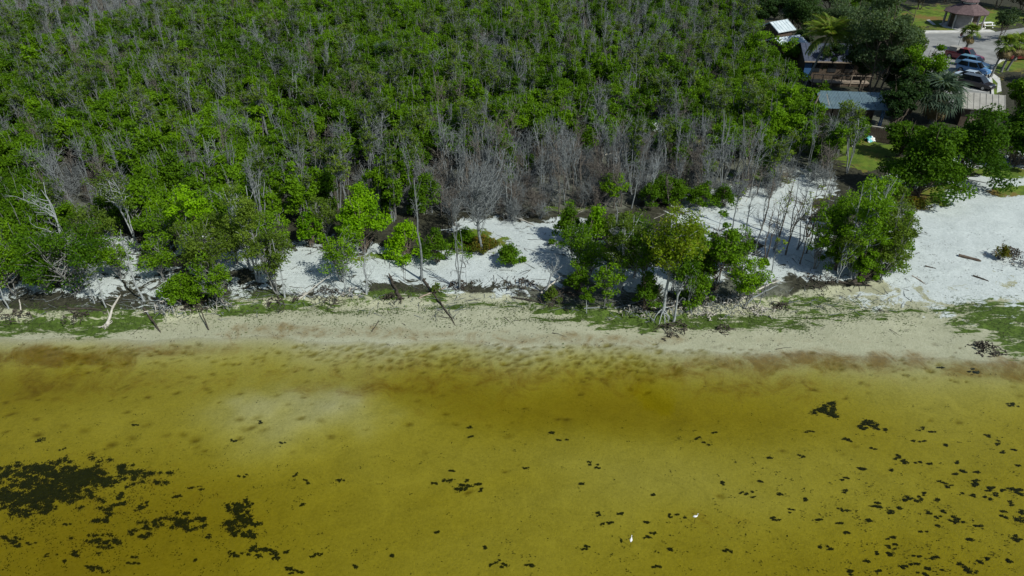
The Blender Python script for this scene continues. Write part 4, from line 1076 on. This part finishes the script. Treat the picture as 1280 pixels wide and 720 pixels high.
# long navy roofed building with a boardwalk deck
x, y, _ = P(1050, 99); nb = empty('park_building', (x, y + 3.0, .95), -.10); tag(nb, 'long low building with a dark navy roof and pale eaves line', 'building')
gable(nb, 9.0, 6.0, 2.5, 1.3, M['wood_dark'], M['navy_roof'], .5)
MB().box((0, -3.52, 2.33), (9.9, .07, .16)).build('fascia', M['wood_tan'], nb)
for xx_ in (-3.2, -1.1, 1.1, 3.2): MB().box((xx_, -3.03, 1.45), (1.1, .06, 1.1)).build('window', M['glass'], nb)
MB().box((-4.2, -3.03, 1.0), (.9, .06, 2.0)).build('door', M['blue_paint'], nb)
x, y, _ = P(1048, 106); dk = empty('boardwalk', (x, y, .95), -.10); tag(dk, 'pale plank boardwalk with a rail along the navy roofed building', 'boardwalk')
pl = MB().box((0, 0, 0), (.19, 1.5, .05)).mesh('plank', M['wood_tan'])
for i in range(36): link('plank', pl, dk, (-3.6 + i * .205, 0, .42))
for i in range(7): MB().box((-3.6 + i * 1.2, -.72, .7), (.09, .09, 1.4)).build('post', M['wood_tan'], dk)
MB().box((0, -.72, 1.42), (7.4, .12, .06)).build('rail', M['wood_tan'], dk)
MB().box((0, .62, .2), (7.3, .12, .38)).build('joist', M['wood_dark'], dk)
MB().box((0, -.62, .2), (7.3, .12, .38)).build('joist', M['wood_dark'], dk)
# plastic sheeted lean-to
x, y, _ = P(1060, 164); ln = empty('lean_to', (x, y, .95), -.12); tag(ln, 'open timber lean-to roofed with bluish translucent sheets inside the fence', 'shelter')
for xx_ in (-3.2, -1.1, 1.1, 3.2):
    MB().box((xx_, 0, 1.2), (.12, .12, 2.4)).build('post', M['blue_paint'] if xx_ > 3 else M['wood_dark'], ln)
    MB().box((xx_, 2.9, 1.6), (.12, .12, 3.2)).build('post', M['wood_dark'], ln)
    MB().bar((xx_, -.25, 2.42), (xx_, 3.1, 3.32), .08, .12).build('rafter', M['steel'], ln)
for yy_ in (0, 1.45, 2.9): MB().bar((-3.5, yy_, 2.56 + yy_ * .268), (3.5, yy_, 2.56 + yy_ * .268), .06, .06).build('purlin', M['steel'], ln)
def corrugated(w, l):
    n = 14; vs = []; fs = []
    for i in range(n + 1):
        z = .025 * math.cos(i * math.pi)
        for j in (0, 1): vs.append((i * w / n, j * l, z + .268 * j * l))
    for i in range(n): fs.append((2 * i, 2 * i + 2, 2 * i + 3, 2 * i + 1))
    return MB().add(vs, fs).mesh('roof_sheet', M['sheet'])
cs_ = corrugated(1.12, 3.4)
for i in range(6): link('roof_sheet', cs_, ln, (-3.45 + i * 1.15, -.3, 2.55 + .012 * (i % 2)))
MB().box((0, 2.95, 1.0), (6.6, .05, 2.0)).build('back_wall', M['wood_dark'], ln)
MB().bar((-4.6, .2, 0), (-3.5, 1.4, 3.6), .09).build('brace', M['wood_tan'], ln); MB().bar((-3.1, .4, 3.9), (-2.5, .2, 2.5), .09).build('brace', M['drift'], ln)
# fence: posts, rails and boards
fa, fb = P(992, 160), P(1118, 181)
fa, fb = Vector((fa[0], fa[1], .95)), Vector((fb[0], fb[1], .95)); fd = (fb - fa); fl = fd.length; fz = math.atan2(fd.y, fd.x)
fe = empty('board_fence', fa, fz); tag(fe, 'dark weathered board fence with a pale top rail behind the green lawn', 'fence')
nbd = int(fl / .17); rr_ = random.Random(4)
bms = [MB().box((0, 0, h / 2), (.15, .03, h)).mesh('board', M['wood_dark']) for h in (1.42, 1.46, 1.50, 1.38)]
for i in range(nbd): link('board', bms[rr_.randrange(4)], fe, (.1 + i * .17, -.05, .04))
for i in range(int(fl / 2.2) + 1): MB().box((i * 2.2, .05, .8), (.11, .11, 1.6)).build('post', M['wood_tan'], fe)
MB().box((fl / 2, .0, 1.60), (fl, .14, .05)).build('top_rail', M['drift'], fe)
for z_ in (.45, 1.2): MB().box((fl / 2, .02, z_), (fl, .05, .09)).build('rail', M['wood_dark'], fe)
# leaning plank before the fence
a = P(1050, 166); b_ = P(1066, 184)
pk = MB(); pk.bar((a[0], a[1], a[2] + 1.0), (b_[0], b_[1], b_[2] + .03), .16, .05); tag(pk.build('leaning_plank', M['drift']), 'pale plank leaning from the fence down to the grass', 'plank')
# blue post with a white lamp head beside the lean-to
x, y, _ = P(1096, 164); lp = empty('lamp_post', (x, y, .95)); tag(lp, 'blue post with a white lamp head at the corner of the lean-to', 'lamp post')
MB().tube([(0, 0, 0), (0, 0, 3.9)], [.09, .07], 8).build('post', M['blue_paint'], lp)
MB().tube([(-.05, 0, 3.85), (-.05, 0, 3.95), (-.05, 0, 4.15), (-.05, 0, 4.25)], [.08, .2, .2, .08], 10).build('lamp_head', M['white'], lp)
MB().bar((0, 0, 3.2), (.55, .05, 3.0), .05).build('bracket', M['blue_paint'], lp)
# crumpled tarpaulin
def tarp():
    x, y, z = P(1088, 176); n = 9; rng = np.random.default_rng(3); vs = []; fs = []
    for j in range(n):
        for i in range(n):
            u, v = i / (n - 1) - .5, j / (n - 1) - .5
            vs.append((u * 1.7 + rng.normal(0, .05), v * 1.2 + rng.normal(0, .05), max(.02, .95 - 2.0 * (u * u + 1.5 * v * v) + rng.normal(0, .09))))
    for j in range(n - 1):
        for i in range(n - 1): q = j * n + i; fs.append((q, q + 1, q + n + 1, q + n))
    root = empty('tarpaulin', (x, y, z), .3); root.scale = (.7, .7, .7); tag(root, 'crumpled white and turquoise tarpaulin on the grass by the fence', 'tarpaulin')
    for nm, mt, sel in (('white_half', 'white', lambda k: k % (n - 1) >= 3 or k % 5 == 0), ('turquoise_half', 'turquoise', lambda k: not (k % (n - 1) >= 3 or k % 5 == 0))):
        MB().add(vs, [f for k, f in enumerate(fs) if sel(k)]).build(nm, M[mt], root)
tarp()
# round sign on a post, utility pole, bench
x, y, _ = P(1196, 62); sg = empty('road_sign', (x, y, .95), -1.2); tag(sg, 'small dark red road sign on a thin pale post by the fan palm', 'sign')
MB().tube([(0, 0, 0), (0, 0, 2.5)], [.03, .03], 6).build('post', M['steel'], sg)
loft([[(-.03, *p[:2]) for p in [(q[0] , q[1] + 2.3) for q in octa(.36, 0)]], [(-.05, *p[:2]) for p in [(q[0], q[1] + 2.3) for q in octa(.36, 0)]]]).build('sign_plate', M['sign_red'], sg)
x, y, _ = P(1214, 24); up_ = empty('utility_pole', (x, y, .95)); tag(up_, 'slanting grey utility pole behind the pavilion', 'pole')
MB().tube([(0, 0, 0), (.55, 0, 9.0)], [.15, .10], 8).build('pole', M['bark_grey'], up_); MB().box((.52, 0, 8.5), (2.0, .1, .12)).build('crossarm', M['wood_dark'], up_)
x, y, _ = P(1232, 34); bn = empty('picnic_table', (x, y, .95), .15); tag(bn, 'white picnic table on the lawn beside the pavilion', 'picnic table')
MB().box((0, 0, .76), (2.0, .8, .06)).build('table_top', M['white'], bn)
for sy in (-.75, .75): MB().box((0, sy, .45), (2.0, .28, .05)).build('seat', M['white'], bn)
for sx in (-.7, .7):
    for sy in (-1, 1): MB().bar((sx, sy * .28, .74), (sx, sy * .8, 0), .09).build('leg', M['white'], bn)

# ------------------------------------------------------------------ driftwood, roots, stumps
def log(name, label, cat, a, b, r0, r1, mat, za=0.0, zb=0.0, stubs=4, seed=0, wob=.12, group=None, plate=False):
    """a fallen or leaning trunk from pixel a (butt) to pixel b (tip); za, zb lift its ends off the ground"""
    rng = np.random.default_rng(seed)
    A = np.array(P(*a)); B = np.array(P(*b))
    if zb:   # raised tip: keep the tip over the same stretch of ground
        B = np.array([*on_plane(b[0], b[1], A[2] + zb), A[2] + zb])
    A[2] += za + r0 * .55
    if not zb: B[2] += r1 * .6
    root = empty(name, tuple(A)); tag(root, label, cat, group)
    ln = np.linalg.norm(B - A)
    pts = curve3(rng, (0, 0, 0), B - A, 9, wob * ln * .5)
    if not zb and not za:
        for k in range(9):
            g = gz(A[0] + pts[k][0], A[1] + pts[k][1]) - A[2]; pts[k][2] = max(pts[k][2], g + r1 * .5)
    rad = np.linspace(r0, r1, 9) * (1 + .12 * rng.normal(0, 1, 9)); rad[-1] = r1 * .5
    link('trunk', tubes_mesh('trunk', [(pts, rad, 8)], M[mat]), root)
    for k in range(stubs):
        j = rng.integers(2, 9); d = rng.normal(0, 1, 3); d[2] = abs(d[2]) * .6 + .1; d /= np.linalg.norm(d); l2 = ln * rng.uniform(.08, .28)
        tp = curve3(rng, pts[j], pts[j] + d * l2, 4, .1 * l2)
        link('branch', tubes_mesh('branch', [(tp, np.linspace(rad[j] * .5, rad[j] * .15, 4), 5)], M[mat]), root)
    if plate:
        rl = []
        for k in range(16):
            d = rng.normal(0, 1, 3); d -= (B - A) / ln * .6; d /= np.linalg.norm(d); d[2] = abs(d[2]) * .7 - .05
            rl.append((curve3(rng, (0, 0, 0), d * rng.uniform(.25, .6), 4, .1), np.linspace(r0 * .5, .012, 4), 5))
        link('root_plate', tubes_mesh('root_plate', rl, M['drift']), root)
    return root
L = 'fallen_log'
log(L, 'long dark log lying down the foreshore, crossed by a thinner pale one', 'log', (526, 346), (569, 407), .11, .035, 'dead_dark', stubs=3, seed=1, wob=.04)
log(L, 'thinner brown log lying across the long dark one', 'log', (524, 373), (558, 359), .08, .04, 'wood_tan', stubs=2, seed=2, wob=.05)
log(L, 'short broken dark stump log leaning on the bank behind the crossed logs', 'log', (503, 376), (486, 342), .13, .08, 'dead_dark', zb=.5, stubs=4, seed=3)
log(L, 'dark leaning log reaching from the root pile to the wet sand', 'log', (180, 386), (201, 416), .10, .04, 'dead_dark', stubs=3, seed=4, wob=.06)
log('driftwood_log', 'bleached driftwood trunk with a white root plate on green algae', 'driftwood', (133, 408), (151, 369), .12, .05, 'drift', stubs=3, seed=5, wob=.06, plate=True)
log('driftwood_stick', 'thin dark stick slanting into the wet sand below the low shrub', 'stick', (261, 413), (247, 380), .045, .025, 'dead_dark', zb=.9, stubs=2, seed=6, wob=.05)
log('driftwood_stick', 'small pale stake leaning on the tan bank end', 'stick', (29, 394), (24, 374), .05, .03, 'drift', zb=.6, stubs=1, seed=7)
log(L, 'dark fallen log half buried beside the green algae and white root plate', 'log', (86, 386), (130, 394), .10, .05, 'dead_dark', stubs=3, seed=8)
log('fallen_branch', 'pale fallen branch with side limbs in the pile below the full mangrove', 'branch', (372, 374), (412, 344), .07, .025, 'drift', zb=.9, stubs=8, seed=9)
log('fallen_branch', 'grey fallen branch tangled beside the pale one in the pile', 'branch', (392, 372), (352, 366), .06, .03, 'dead_grey', stubs=7, seed=10)
log('driftwood_log', 'white barkless trunk leaning from the shaded sand at the grove edge', 'driftwood', (675, 368), (700, 346), .10, .05, 'drift', zb=.6, stubs=6, seed=11)
log('fallen_branch', 'long grey branch lying along the algae under the middle grove', 'branch', (768, 386), (812, 374), .07, .03, 'dead_grey', stubs=6, seed=12)
log('fallen_branch', 'curved grey branch on the algae beside the small sapling', 'branch', (730, 386), (762, 384), .06, .03, 'dead_grey', stubs=3, seed=13)
log(L, 'long pale log leaning up from the root tangle to the white sand', 'log', (920, 378), (976, 350), .10, .05, 'drift', stubs=3, seed=14, wob=.05)
log(L, 'second pale log alongside the long leaning one', 'log', (930, 380), (972, 357), .08, .04, 'dead_grey', stubs=4, seed=15, wob=.05)
log(L, 'dark curved driftwood trunk wrapped round the foot of the beach clump', 'log', (1062, 357), (1134, 324), .16, .06, 'dead_dark', stubs=8, seed=16, wob=.16)
log(L, 'dark forked log in front of the curved driftwood trunk', 'log', (1046, 352), (1090, 358), .12, .05, 'dead_dark', stubs=6, seed=17)
log(L, 'single dark beam lying alone on the open white beach', 'log', (1198, 320), (1226, 327), .13, .10, 'wood_dark', stubs=0, seed=18, wob=.01)
log('fallen_branch', 'small dark twisted branch on the beach below the lone beam', 'branch', (1216, 345), (1236, 352), .09, .04, 'dead_dark', stubs=4, seed=19)
log('fallen_branch', 'short dark branch on the sand beside the beach clump', 'branch', (1156, 333), (1170, 336), .07, .03, 'dead_dark', stubs=3, seed=20)
log('fallen_branch', 'dark spidery branch on the algae streaks of the foreshore', 'branch', (1098, 388), (1112, 391), .05, .02, 'dead_dark', stubs=7, seed=21)
log('fallen_branch', 'brown bent branch on the sandy bank of the beach clump', 'branch', (1140, 345), (1158, 356), .05, .02, 'wood_tan', stubs=3, seed=22)
log('driftwood_stick', 'thin dark stick lying at the brown tide line', 'stick', (465, 415), (474, 400), .035, .02, 'dead_dark', stubs=2, seed=23)
log('fallen_branch', 'long dark fallen limb across the shadowed foreshore left of the grove', 'branch', (640, 372), (700, 384), .09, .03, 'dead_dark', stubs=7, seed=24)
log('fallen_branch', 'pale bleached snag limb lying at the back of the central sand', 'branch', (632, 268), (668, 282), .08, .03, 'drift', stubs=7, seed=25)
log('fallen_branch', 'bleached branch lying on mud in the leafless thicket', 'branch', (756, 194), (800, 188), .09, .03, 'drift', stubs=5, seed=26)
log('fallen_branch', 'bleached branch behind the bush row on the muddy clearing', 'branch', (880, 216), (905, 206), .09, .03, 'drift', zb=.8, stubs=5, seed=27)
log('fallen_branch', 'pale dead limb lying across the small sand patch in the wood', 'branch', (778, 160), (830, 158), .08, .03, 'drift', stubs=4, seed=28)

def root_tangle(name, label, bx, by, wpx, h, n, seed, mat='dead_grey', group=None):
    rng = np.random.default_rng(seed)
    x, y, z = P(bx, by); w = wpx * depth_at(x, y, z) / F
    root = empty(name, (x, y, z)); tag(root, label, 'roots', group)
    parts = [[], []]
    for i in range(n):
        a = rng.uniform(0, 6.28); q_ = rng.normal(0, .34, 2)
        hh = h * max(.1, 1.1 - 1.5 * np.hypot(*q_)) * rng.uniform(.3, 1.1)
        p0 = np.array([q_[0] * w * 1.5, q_[1] * w, hh])
        d = np.array([math.cos(a), math.sin(a) * .8, 0]) * rng.uniform(.15, .9) * max(.5, w * .5)
        p3 = p0 + d; p3[2] = -.06 if i % 2 else rng.uniform(0, .8) * hh
        p1 = p0 + d * .35 + np.array([0, 0, .15 * hh]) + rng.normal(0, .07, 3); p2 = p0 + d * .75 + rng.normal(0, .08, 3); p2[2] = abs(p0[2] * rng.uniform(.3, .9))
        parts[i % 3 == 0].append((np.stack([p0, p1, p2, p3]) + rng.normal(0, .03, (4, 3)), np.array([.035, .03, .022, .014]) * rng.uniform(.6, 1.5), 4))
    link('roots', tubes_mesh('roots', parts[0], M[mat]), root)['kind'] = 'stuff'
    link('pale_roots', tubes_mesh('pale_roots', parts[1], M['drift' if mat == 'dead_grey' else mat]), root)['kind'] = 'stuff'
    return root
for i, (bx, by, w, h, n, mt, lb) in enumerate([
    (850, 385, 26, .7, 60, 'dead_grey', 'grey root tangle right behind the prop rooted mangrove'),
    (880, 378, 34, .7, 80, 'dead_grey', 'widest grey root tangle on the eroded bank of the grove'),
    (912, 378, 30, .65, 70, 'dead_grey', 'grey root tangle under the low spreading mangrove'),
    (946, 390, 18, .55, 40, 'drift', 'pale root stool standing in the algae by the two leaning logs'),
    (884, 396, 12, .4, 26, 'drift', 'small pale root stool rising from dark mud under the wide tangle'),
    (845, 412, 26, .35, 60, 'dead_dark', 'dark dead root mat at the algae edge in front of the prop rooted mangrove'),
    (903, 412, 12, .3, 30, 'dead_dark', 'small dark root mat on pale sand near the water'),
    (788, 392, 24, .6, 50, 'dead_grey', 'grey root tangle among fallen branches in the middle grove'),
    (573, 358, 16, .5, 50, 'dead_dark', 'round dark root clump around thin dead trunks on the sand'),
    (408, 368, 28, .6, 60, 'dead_dark', 'dark root pile on the bank below the olive mangrove'),
    (440, 366, 16, .5, 40, 'dead_grey', 'grey root heap around the bare pale trunk'),
    (212, 386, 26, .7, 70, 'dead_grey', 'grey root curtain hanging on the bank behind the dark leaning log'),
    (276, 388, 20, .8, 60, 'dead_grey', 'pale vertical root curtain below the short leaning mangrove'),
    (246, 388, 20, .6, 50, 'dead_dark', 'dark root mass under the low vivid shrub'),
    (490, 374, 18, .5, 44, 'dead_dark', 'dark roots round the broken stump log'),
    (345, 384, 22, .5, 44, 'dead_dark', 'dark roots at the foot of the full mangrove'),
    (1030, 352, 28, .4, 50, 'dead_dark', 'dark twiggy roots under the left side of the beach clump'),
    (975, 384, 16, .3, 36, 'dead_dark', 'dark roots at the toe of the leaning pale logs'),
    (655, 358, 26, .45, 60, 'dead_dark', 'dark dead brush heap on the shaded sand before the grove'),
    (705, 372, 30, .5, 60, 'dead_dark', 'dark brush heap in the shade under the grove edge'),
    (20, 392, 22, .5, 44, 'dead_dark', 'dark roots under the last bank tree'),
    (100, 394, 20, .4, 40, 'dead_dark', 'dark roots on the tan bank above the green algae'),
    (1232, 436, 20, .45, 70, 'dead_dark', 'blackened stump with tangled roots standing at the waterline'),
    (1262, 318, 22, .55, 70, 'dead_dark', 'dark driftwood heap with weeds on the open beach'),
    (1275, 332, 16, .45, 50, 'dead_grey', 'grey driftwood heap beside the weedy dark one')]):
    root_tangle('root_tangle', lb, bx, by, w, h, n, 500 + i, mt)
tree('weed_clump', 'olive weed clump growing on the dark driftwood heap', 'weeds', 1250, 324, 304, 13, 'rust', 560, den=.8)
tree('weed_clump', 'rusty green weed clump at the foot of the massive beach tree', 'weeds', 1140, 258, 244, 20, 'rust', 561, den=.8)
tree('weed_clump', 'low olive weed clump on the bank above the green algae', 'weeds', 690, 376, 356, 18, 'rust', 562, den=.7, leaf='leaf_olive')
tree('weed_clump', 'tiny green weed clump beside the dark crossed logs', 'weeds', 545, 366, 352, 10, 'rust', 563, den=.7, leaf='leaf_olive')

# ------------------------------------------------------------------ seagrass on the sea floor, wrack on the beach
def patch_mesh(name, rng, pts, size, mat, lift=.05):
    n = len(pts)
    v, f, t = leaf_arrays(rng, pts + np.stack([np.zeros(n), np.zeros(n), rng.uniform(.02, .02 + lift, n)], 1), size, .42, 3.0)
    return mesh_np(name, v, f, M[mat])
def seagrass(label, cx, cy, rx, ry, seed, group, fill=1.0, thr=.46):
    rng = np.random.default_rng(seed)
    X0, Y0 = on_plane(cx, cy, -.4)
    w = rx * depth_at(X0, Y0, -.4) / F; h = abs(on_plane(cx, cy - ry, -.4)[1] - on_plane(cx, cy + ry, -.4)[1]) / 2
    # ragged lumps strung along random walks
    nl = int(np.clip(3 + 18 * w * h, 3, 46)); C = []
    for _ in range(nl):
        p = rng.normal(0, .52, 2)
        for _ in range(rng.integers(2, 6)):
            C.append((*p, rng.uniform(.4, 1.0))); p = p + rng.normal(0, .16, 2) * np.array([1.3, .8])
    C = np.array(C); C[:, 0] *= 1.25; C[:, 1] *= .8; big_ = np.sqrt(w * h)
    rl = np.clip(.15 * big_, .04, .15); th = rng.uniform(-.5, .5); C[:, :2] = C[:, :2] @ np.array([[math.cos(th), math.sin(th)], [-math.sin(th), math.cos(th)]])
    per = max(6, int(150 * fill * rl * rl / .02 / 4))
    ci = np.repeat(np.arange(len(C)), per)
    g = rng.normal(0, 1, (len(ci), 2)) * rng.choice([.3, .5, .95], (len(ci), 1)) * (C[ci, 2] * rl)[:, None] * np.array([1.3, .9])
    X, Y = X0 + C[ci, 0] * w + g[:, 0], Y0 + C[ci, 1] * h + g[:, 1]
    Z = ground_z(X, Y); z0 = float(np.mean(Z))
    me = patch_mesh('seagrass_patch', rng, np.stack([X - X0, Y - Y0, Z - z0], 1), .11, 'seagrass')
    o = link('seagrass_patch', me, None, (X0, Y0, z0)); tag(o, label, 'seagrass', group)
for i, (cx, cy, rx, ry, lb) in enumerate([
    (112, 603, 52, 22, 'biggest solid dark seagrass bed in the shallow water'),
    (36, 606, 52, 36, 'broken dark seagrass bed adjoining the biggest solid one'),
    (55, 622, 34, 16, 'dark seagrass arm trailing from the biggest bed'),
    (305, 636, 16, 14, 'upper dark lump of the tall seagrass column standing apart'),
    (308, 660, 22, 18, 'lower dark lump of the tall seagrass column standing apart'),
    (228, 651, 24, 13, 'compact dark seagrass patch between the big bed and the tall column'),
    (130, 641, 14, 16, 'dark seagrass patch just off the lower side of the biggest bed'),
    (185, 656, 14, 16, 'upright dark seagrass patch beside the compact one'),
    (110, 678, 20, 11, 'dark lying seagrass patch paired with a smaller round one'),
    (141, 673, 14, 11, 'round dark seagrass patch paired with the lying one'),
    (578, 608, 17, 8, 'dark seagrass patch alone on the open central sea floor'),
    (18, 590, 26, 12, 'flat dark seagrass band above the broken bed at the biggest bed side'),
    (78, 592, 30, 12, 'dark seagrass bridge joining the broken bed to the biggest one'),
    (1034, 512, 12, 13, 'dark broken seagrass patch closest to the shore'),
    (1090, 534, 16, 9, 'dark seagrass patch beside the broken one closest to the shore')]):
    seagrass(lb, cx, cy, rx, ry, 600 + i, 'seagrass patches on the sea floor', 1.5)
for i, (cx, cy, rx, ry) in enumerate([(20, 676, 15, 12), (115, 706, 14, 10), (258, 668, 9, 8), (322, 690, 24, 9), (298, 690, 12, 8), (395, 691, 9, 9), (350, 690, 12, 5), (365, 712, 14, 8), (165, 703, 16, 5), (170, 632, 14, 8), (240, 610, 12, 4), (218, 622, 6, 8), (62, 690, 8, 6), (30, 640, 20, 8), (603, 613, 6, 4), (620, 704, 7, 6), (627, 708, 6, 4), (665, 707, 9, 4), (737, 684, 10, 4), (760, 656, 8, 3), (840, 645, 7, 4), (703, 552, 6, 4), (735, 582, 5, 4), (748, 585, 5, 4), (935, 620, 9, 7), (967, 648, 9, 5), (1048, 638, 8, 5), (1095, 633, 11, 8), (1085, 651, 6, 5), (1120, 641, 8, 5), (1147, 624, 9, 8), (1128, 577, 8, 8), (1150, 553, 9, 3), (1205, 591, 6, 6), (1221, 605, 8, 8), (1240, 612, 10, 9), (1272, 614, 12, 10), (1213, 620, 9, 3), (1184, 611, 6, 6), (1272, 648, 13, 11), (1268, 671, 7, 10), (1200, 653, 8, 7), (1171, 657, 5, 4), (1168, 695, 6, 4), (1166, 711, 8, 5), (1133, 708, 6, 6), (1222, 713, 10, 6), (1262, 700, 8, 6), (1148, 537, 6, 4), (1060, 551, 7, 5), (1012, 540, 7, 4), (1246, 555, 4, 5), (892, 541, 5, 4), (962, 575, 8, 3), (905, 606, 6, 5), (1035, 685, 5, 7), (820, 707, 5, 4), (690, 540, 5, 3), (1216, 470, 6, 8), (1262, 510, 8, 5), (1175, 465, 7, 2), (428, 601, 5, 4), (78, 562, 5, 4), (356, 557, 6, 3), (54, 550, 8, 4)]):
    seagrass('small dark seagrass tuft dotted over the shallow sea floor', cx, cy, rx * .85, ry * .8, 640 + i, 'small seagrass tufts', 2.2, .34)
rngS = np.random.default_rng(31)
for i in range(110):
    cx, cy = (1275 - abs(rngS.normal(0, 230)), 715 - abs(rngS.normal(0, 95))) if i % 3 else (rngS.uniform(380, 1250), rngS.uniform(530, 712))
    if i % 4 == 3: cx, cy = abs(rngS.normal(0, 260)), rngS.normal(650, 45)
    if cy > 718 or cy < 480: continue
    seagrass('scrap of dark seagrass no bigger than a bird on the sea floor', cx, cy, rngS.uniform(2.5, 5), rngS.uniform(1.6, 3.2), 800 + i, 'scraps of seagrass', 2.0)
def specks(name, label, cat, n, gen, size, mat, per=(3, 8), spread=.12):
    PX = []
    for _ in range(n):
        px, py = gen(); x, y = on_plane(px, py, -.2 if py > 430 else .2)
        k = rngS.integers(*per); PX.append(np.stack([x + rngS.normal(0, spread * 1.5, k), y + rngS.normal(0, spread, k)], 1))
    Q = np.concatenate(PX); Z = ground_z(Q[:, 0], Q[:, 1])
    me = patch_mesh(name, rngS, np.stack([Q[:, 0], Q[:, 1], Z], 1), size, mat, .03)
    tag(link(name, me), label, cat, None, 'stuff')
def g_right():
    return (1280 - abs(rngS.normal(0, 260)), 720 - abs(rngS.normal(0, 110))) if rngS.random() < .6 else (rngS.uniform(0, 1280), rngS.uniform(500, 720))
specks('seagrass_specks', 'tiny dark specks of seagrass strewn over the sea floor', 'seagrass', 620, lambda: (lambda q: (q[0], max(q[1], 470)))(g_right()), .085, 'seagrass', (1, 6), .08)
specks('seagrass_debris', 'fine dark debris around the seagrass beds', 'seagrass', 420, lambda: (abs(rngS.normal(60, 150)), rngS.normal(645, 45)), .09, 'seagrass', (2, 9), .12)
specks('fine_grit', 'faint brown grit lying all over the sea floor', 'debris', 1500, lambda: (rngS.uniform(-20, 1300), rngS.uniform(440, 725)), .05, 'wrack', (1, 3), .05)
specks('beach_wrack', 'dark wrack and twigs scattered along the foreshore', 'wrack', 700, lambda: (rngS.uniform(-20, 1300), rngS.normal(400, 16)), .09, 'wrack', (1, 7), .14)
specks('green_wrack', 'dark green algae clots on the foreshore', 'algae', 520, lambda: (rngS.uniform(-20, 1300), rngS.normal(393, 10)), .11, 'algae', (3, 14), .22)
specks('sand_debris', 'dark leaf and twig debris lying on the white sand', 'debris', 1100, lambda: (rngS.uniform(-20, 1300), rngS.normal(338, 24)), .09, 'wrack', (1, 6), .16)

def alg_gen():
    e = E_ALG[rngS.integers(len(E_ALG))]
    return rngS.normal(e[0], e[2] * .5), rngS.normal(e[1], e[3] * .45)
specks('algae_tufts', 'ragged green algae and saltwort tufts matted on the foreshore', 'algae', 1500, alg_gen, .10, 'algae', (3, 12), .16)

# twig litter: thin sticks on the sand and among the roots
def sticks(name, label, n, gen, mat):
    lines = []
    for _ in range(n):
        px, py = gen(); x, y, z = P(px, py); a = rngS.uniform(0, 6.28); l = rngS.uniform(.3, 1.3)
        d = np.array([math.cos(a), math.sin(a), rngS.uniform(-.02, .12)]) * l
        lines.append((curve3(rngS, (x, y, z + .03), np.array([x, y, z + .03]) + d, 4, .12 * l), np.linspace(.022, .008, 4), 3))
    tag(link(name, tubes_mesh(name, lines, M[mat])), label, 'twigs', None, 'stuff')
sticks('bank_twigs', 'grey dead twigs strewn along the eroded bank', 420, lambda: (rngS.uniform(0, 1140), np.interp(rngS.uniform(0, 1140), [0, 1140], [378, 372]) + rngS.normal(0, 9)), 'dead_grey')
sticks('sand_twigs', 'dark dead twigs lying on sand and mud behind the bank', 420, lambda: (rngS.uniform(0, 1140), rngS.normal(325, 34)), 'dead_dark')
sticks('mud_twigs', 'pale dead sticks lying on the mud of the leafless thicket', 320, lambda: (rngS.uniform(560, 980), rngS.normal(232, 24)), 'drift')

# ------------------------------------------------------------------ two white wading birds
def egret(label, px, py, rz):
    x, y = on_plane(px, py, -.25); z = gz(x, y)
    root = empty('egret', (x, y, z), rz); root.scale = (.46, .46, .46); z = z / .46; tag(root, label, 'bird', 'white birds in the shallows')
    zb = -z + .24
    secs = []
    pts = np.array([(-.30, 0, zb + .03), (-.2, 0, zb + .04), (-.08, 0, zb + .06), (.06, 0, zb + .09), (.15, 0, zb + .13), (.19, 0, zb + .22), (.16, 0, zb + .32), (.17, 0, zb + .40), (.22, 0, zb + .44), (.28, 0, zb + .435)])
    rad = np.array([.02, .06, .10, .105, .075, .042, .032, .03, .04, .015])
    mb = MB(); mb.tube(pts, rad, 10); mb.build('body', M['white'], root, True)
    for sy in (-1, 1):
        MB().tube([(.0, sy * .04, zb), (.015, sy * .045, zb * .5), (.0, sy * .045, -.01)], [.014, .011, .010], 5).build('leg', M['rubber'], root)
        MB().tube([(-.27, sy * .03, zb + .05), (-.1, sy * .09, zb + .085), (.06, sy * .10, zb + .11)], [.012, .05, .03], 6).build('wing', M['white'], root, True)
    MB().tube([(.27, 0, zb + .435), (.37, 0, zb + .425)], [.013, .003], 5).build('bill', M['tan_roof'], root)
egret('white egret wading with its body turned sideways, beside dark tufts', 868, 652, .1)
egret('white egret seen end on, smaller looking than the sideways one', 788, 681, 1.3)
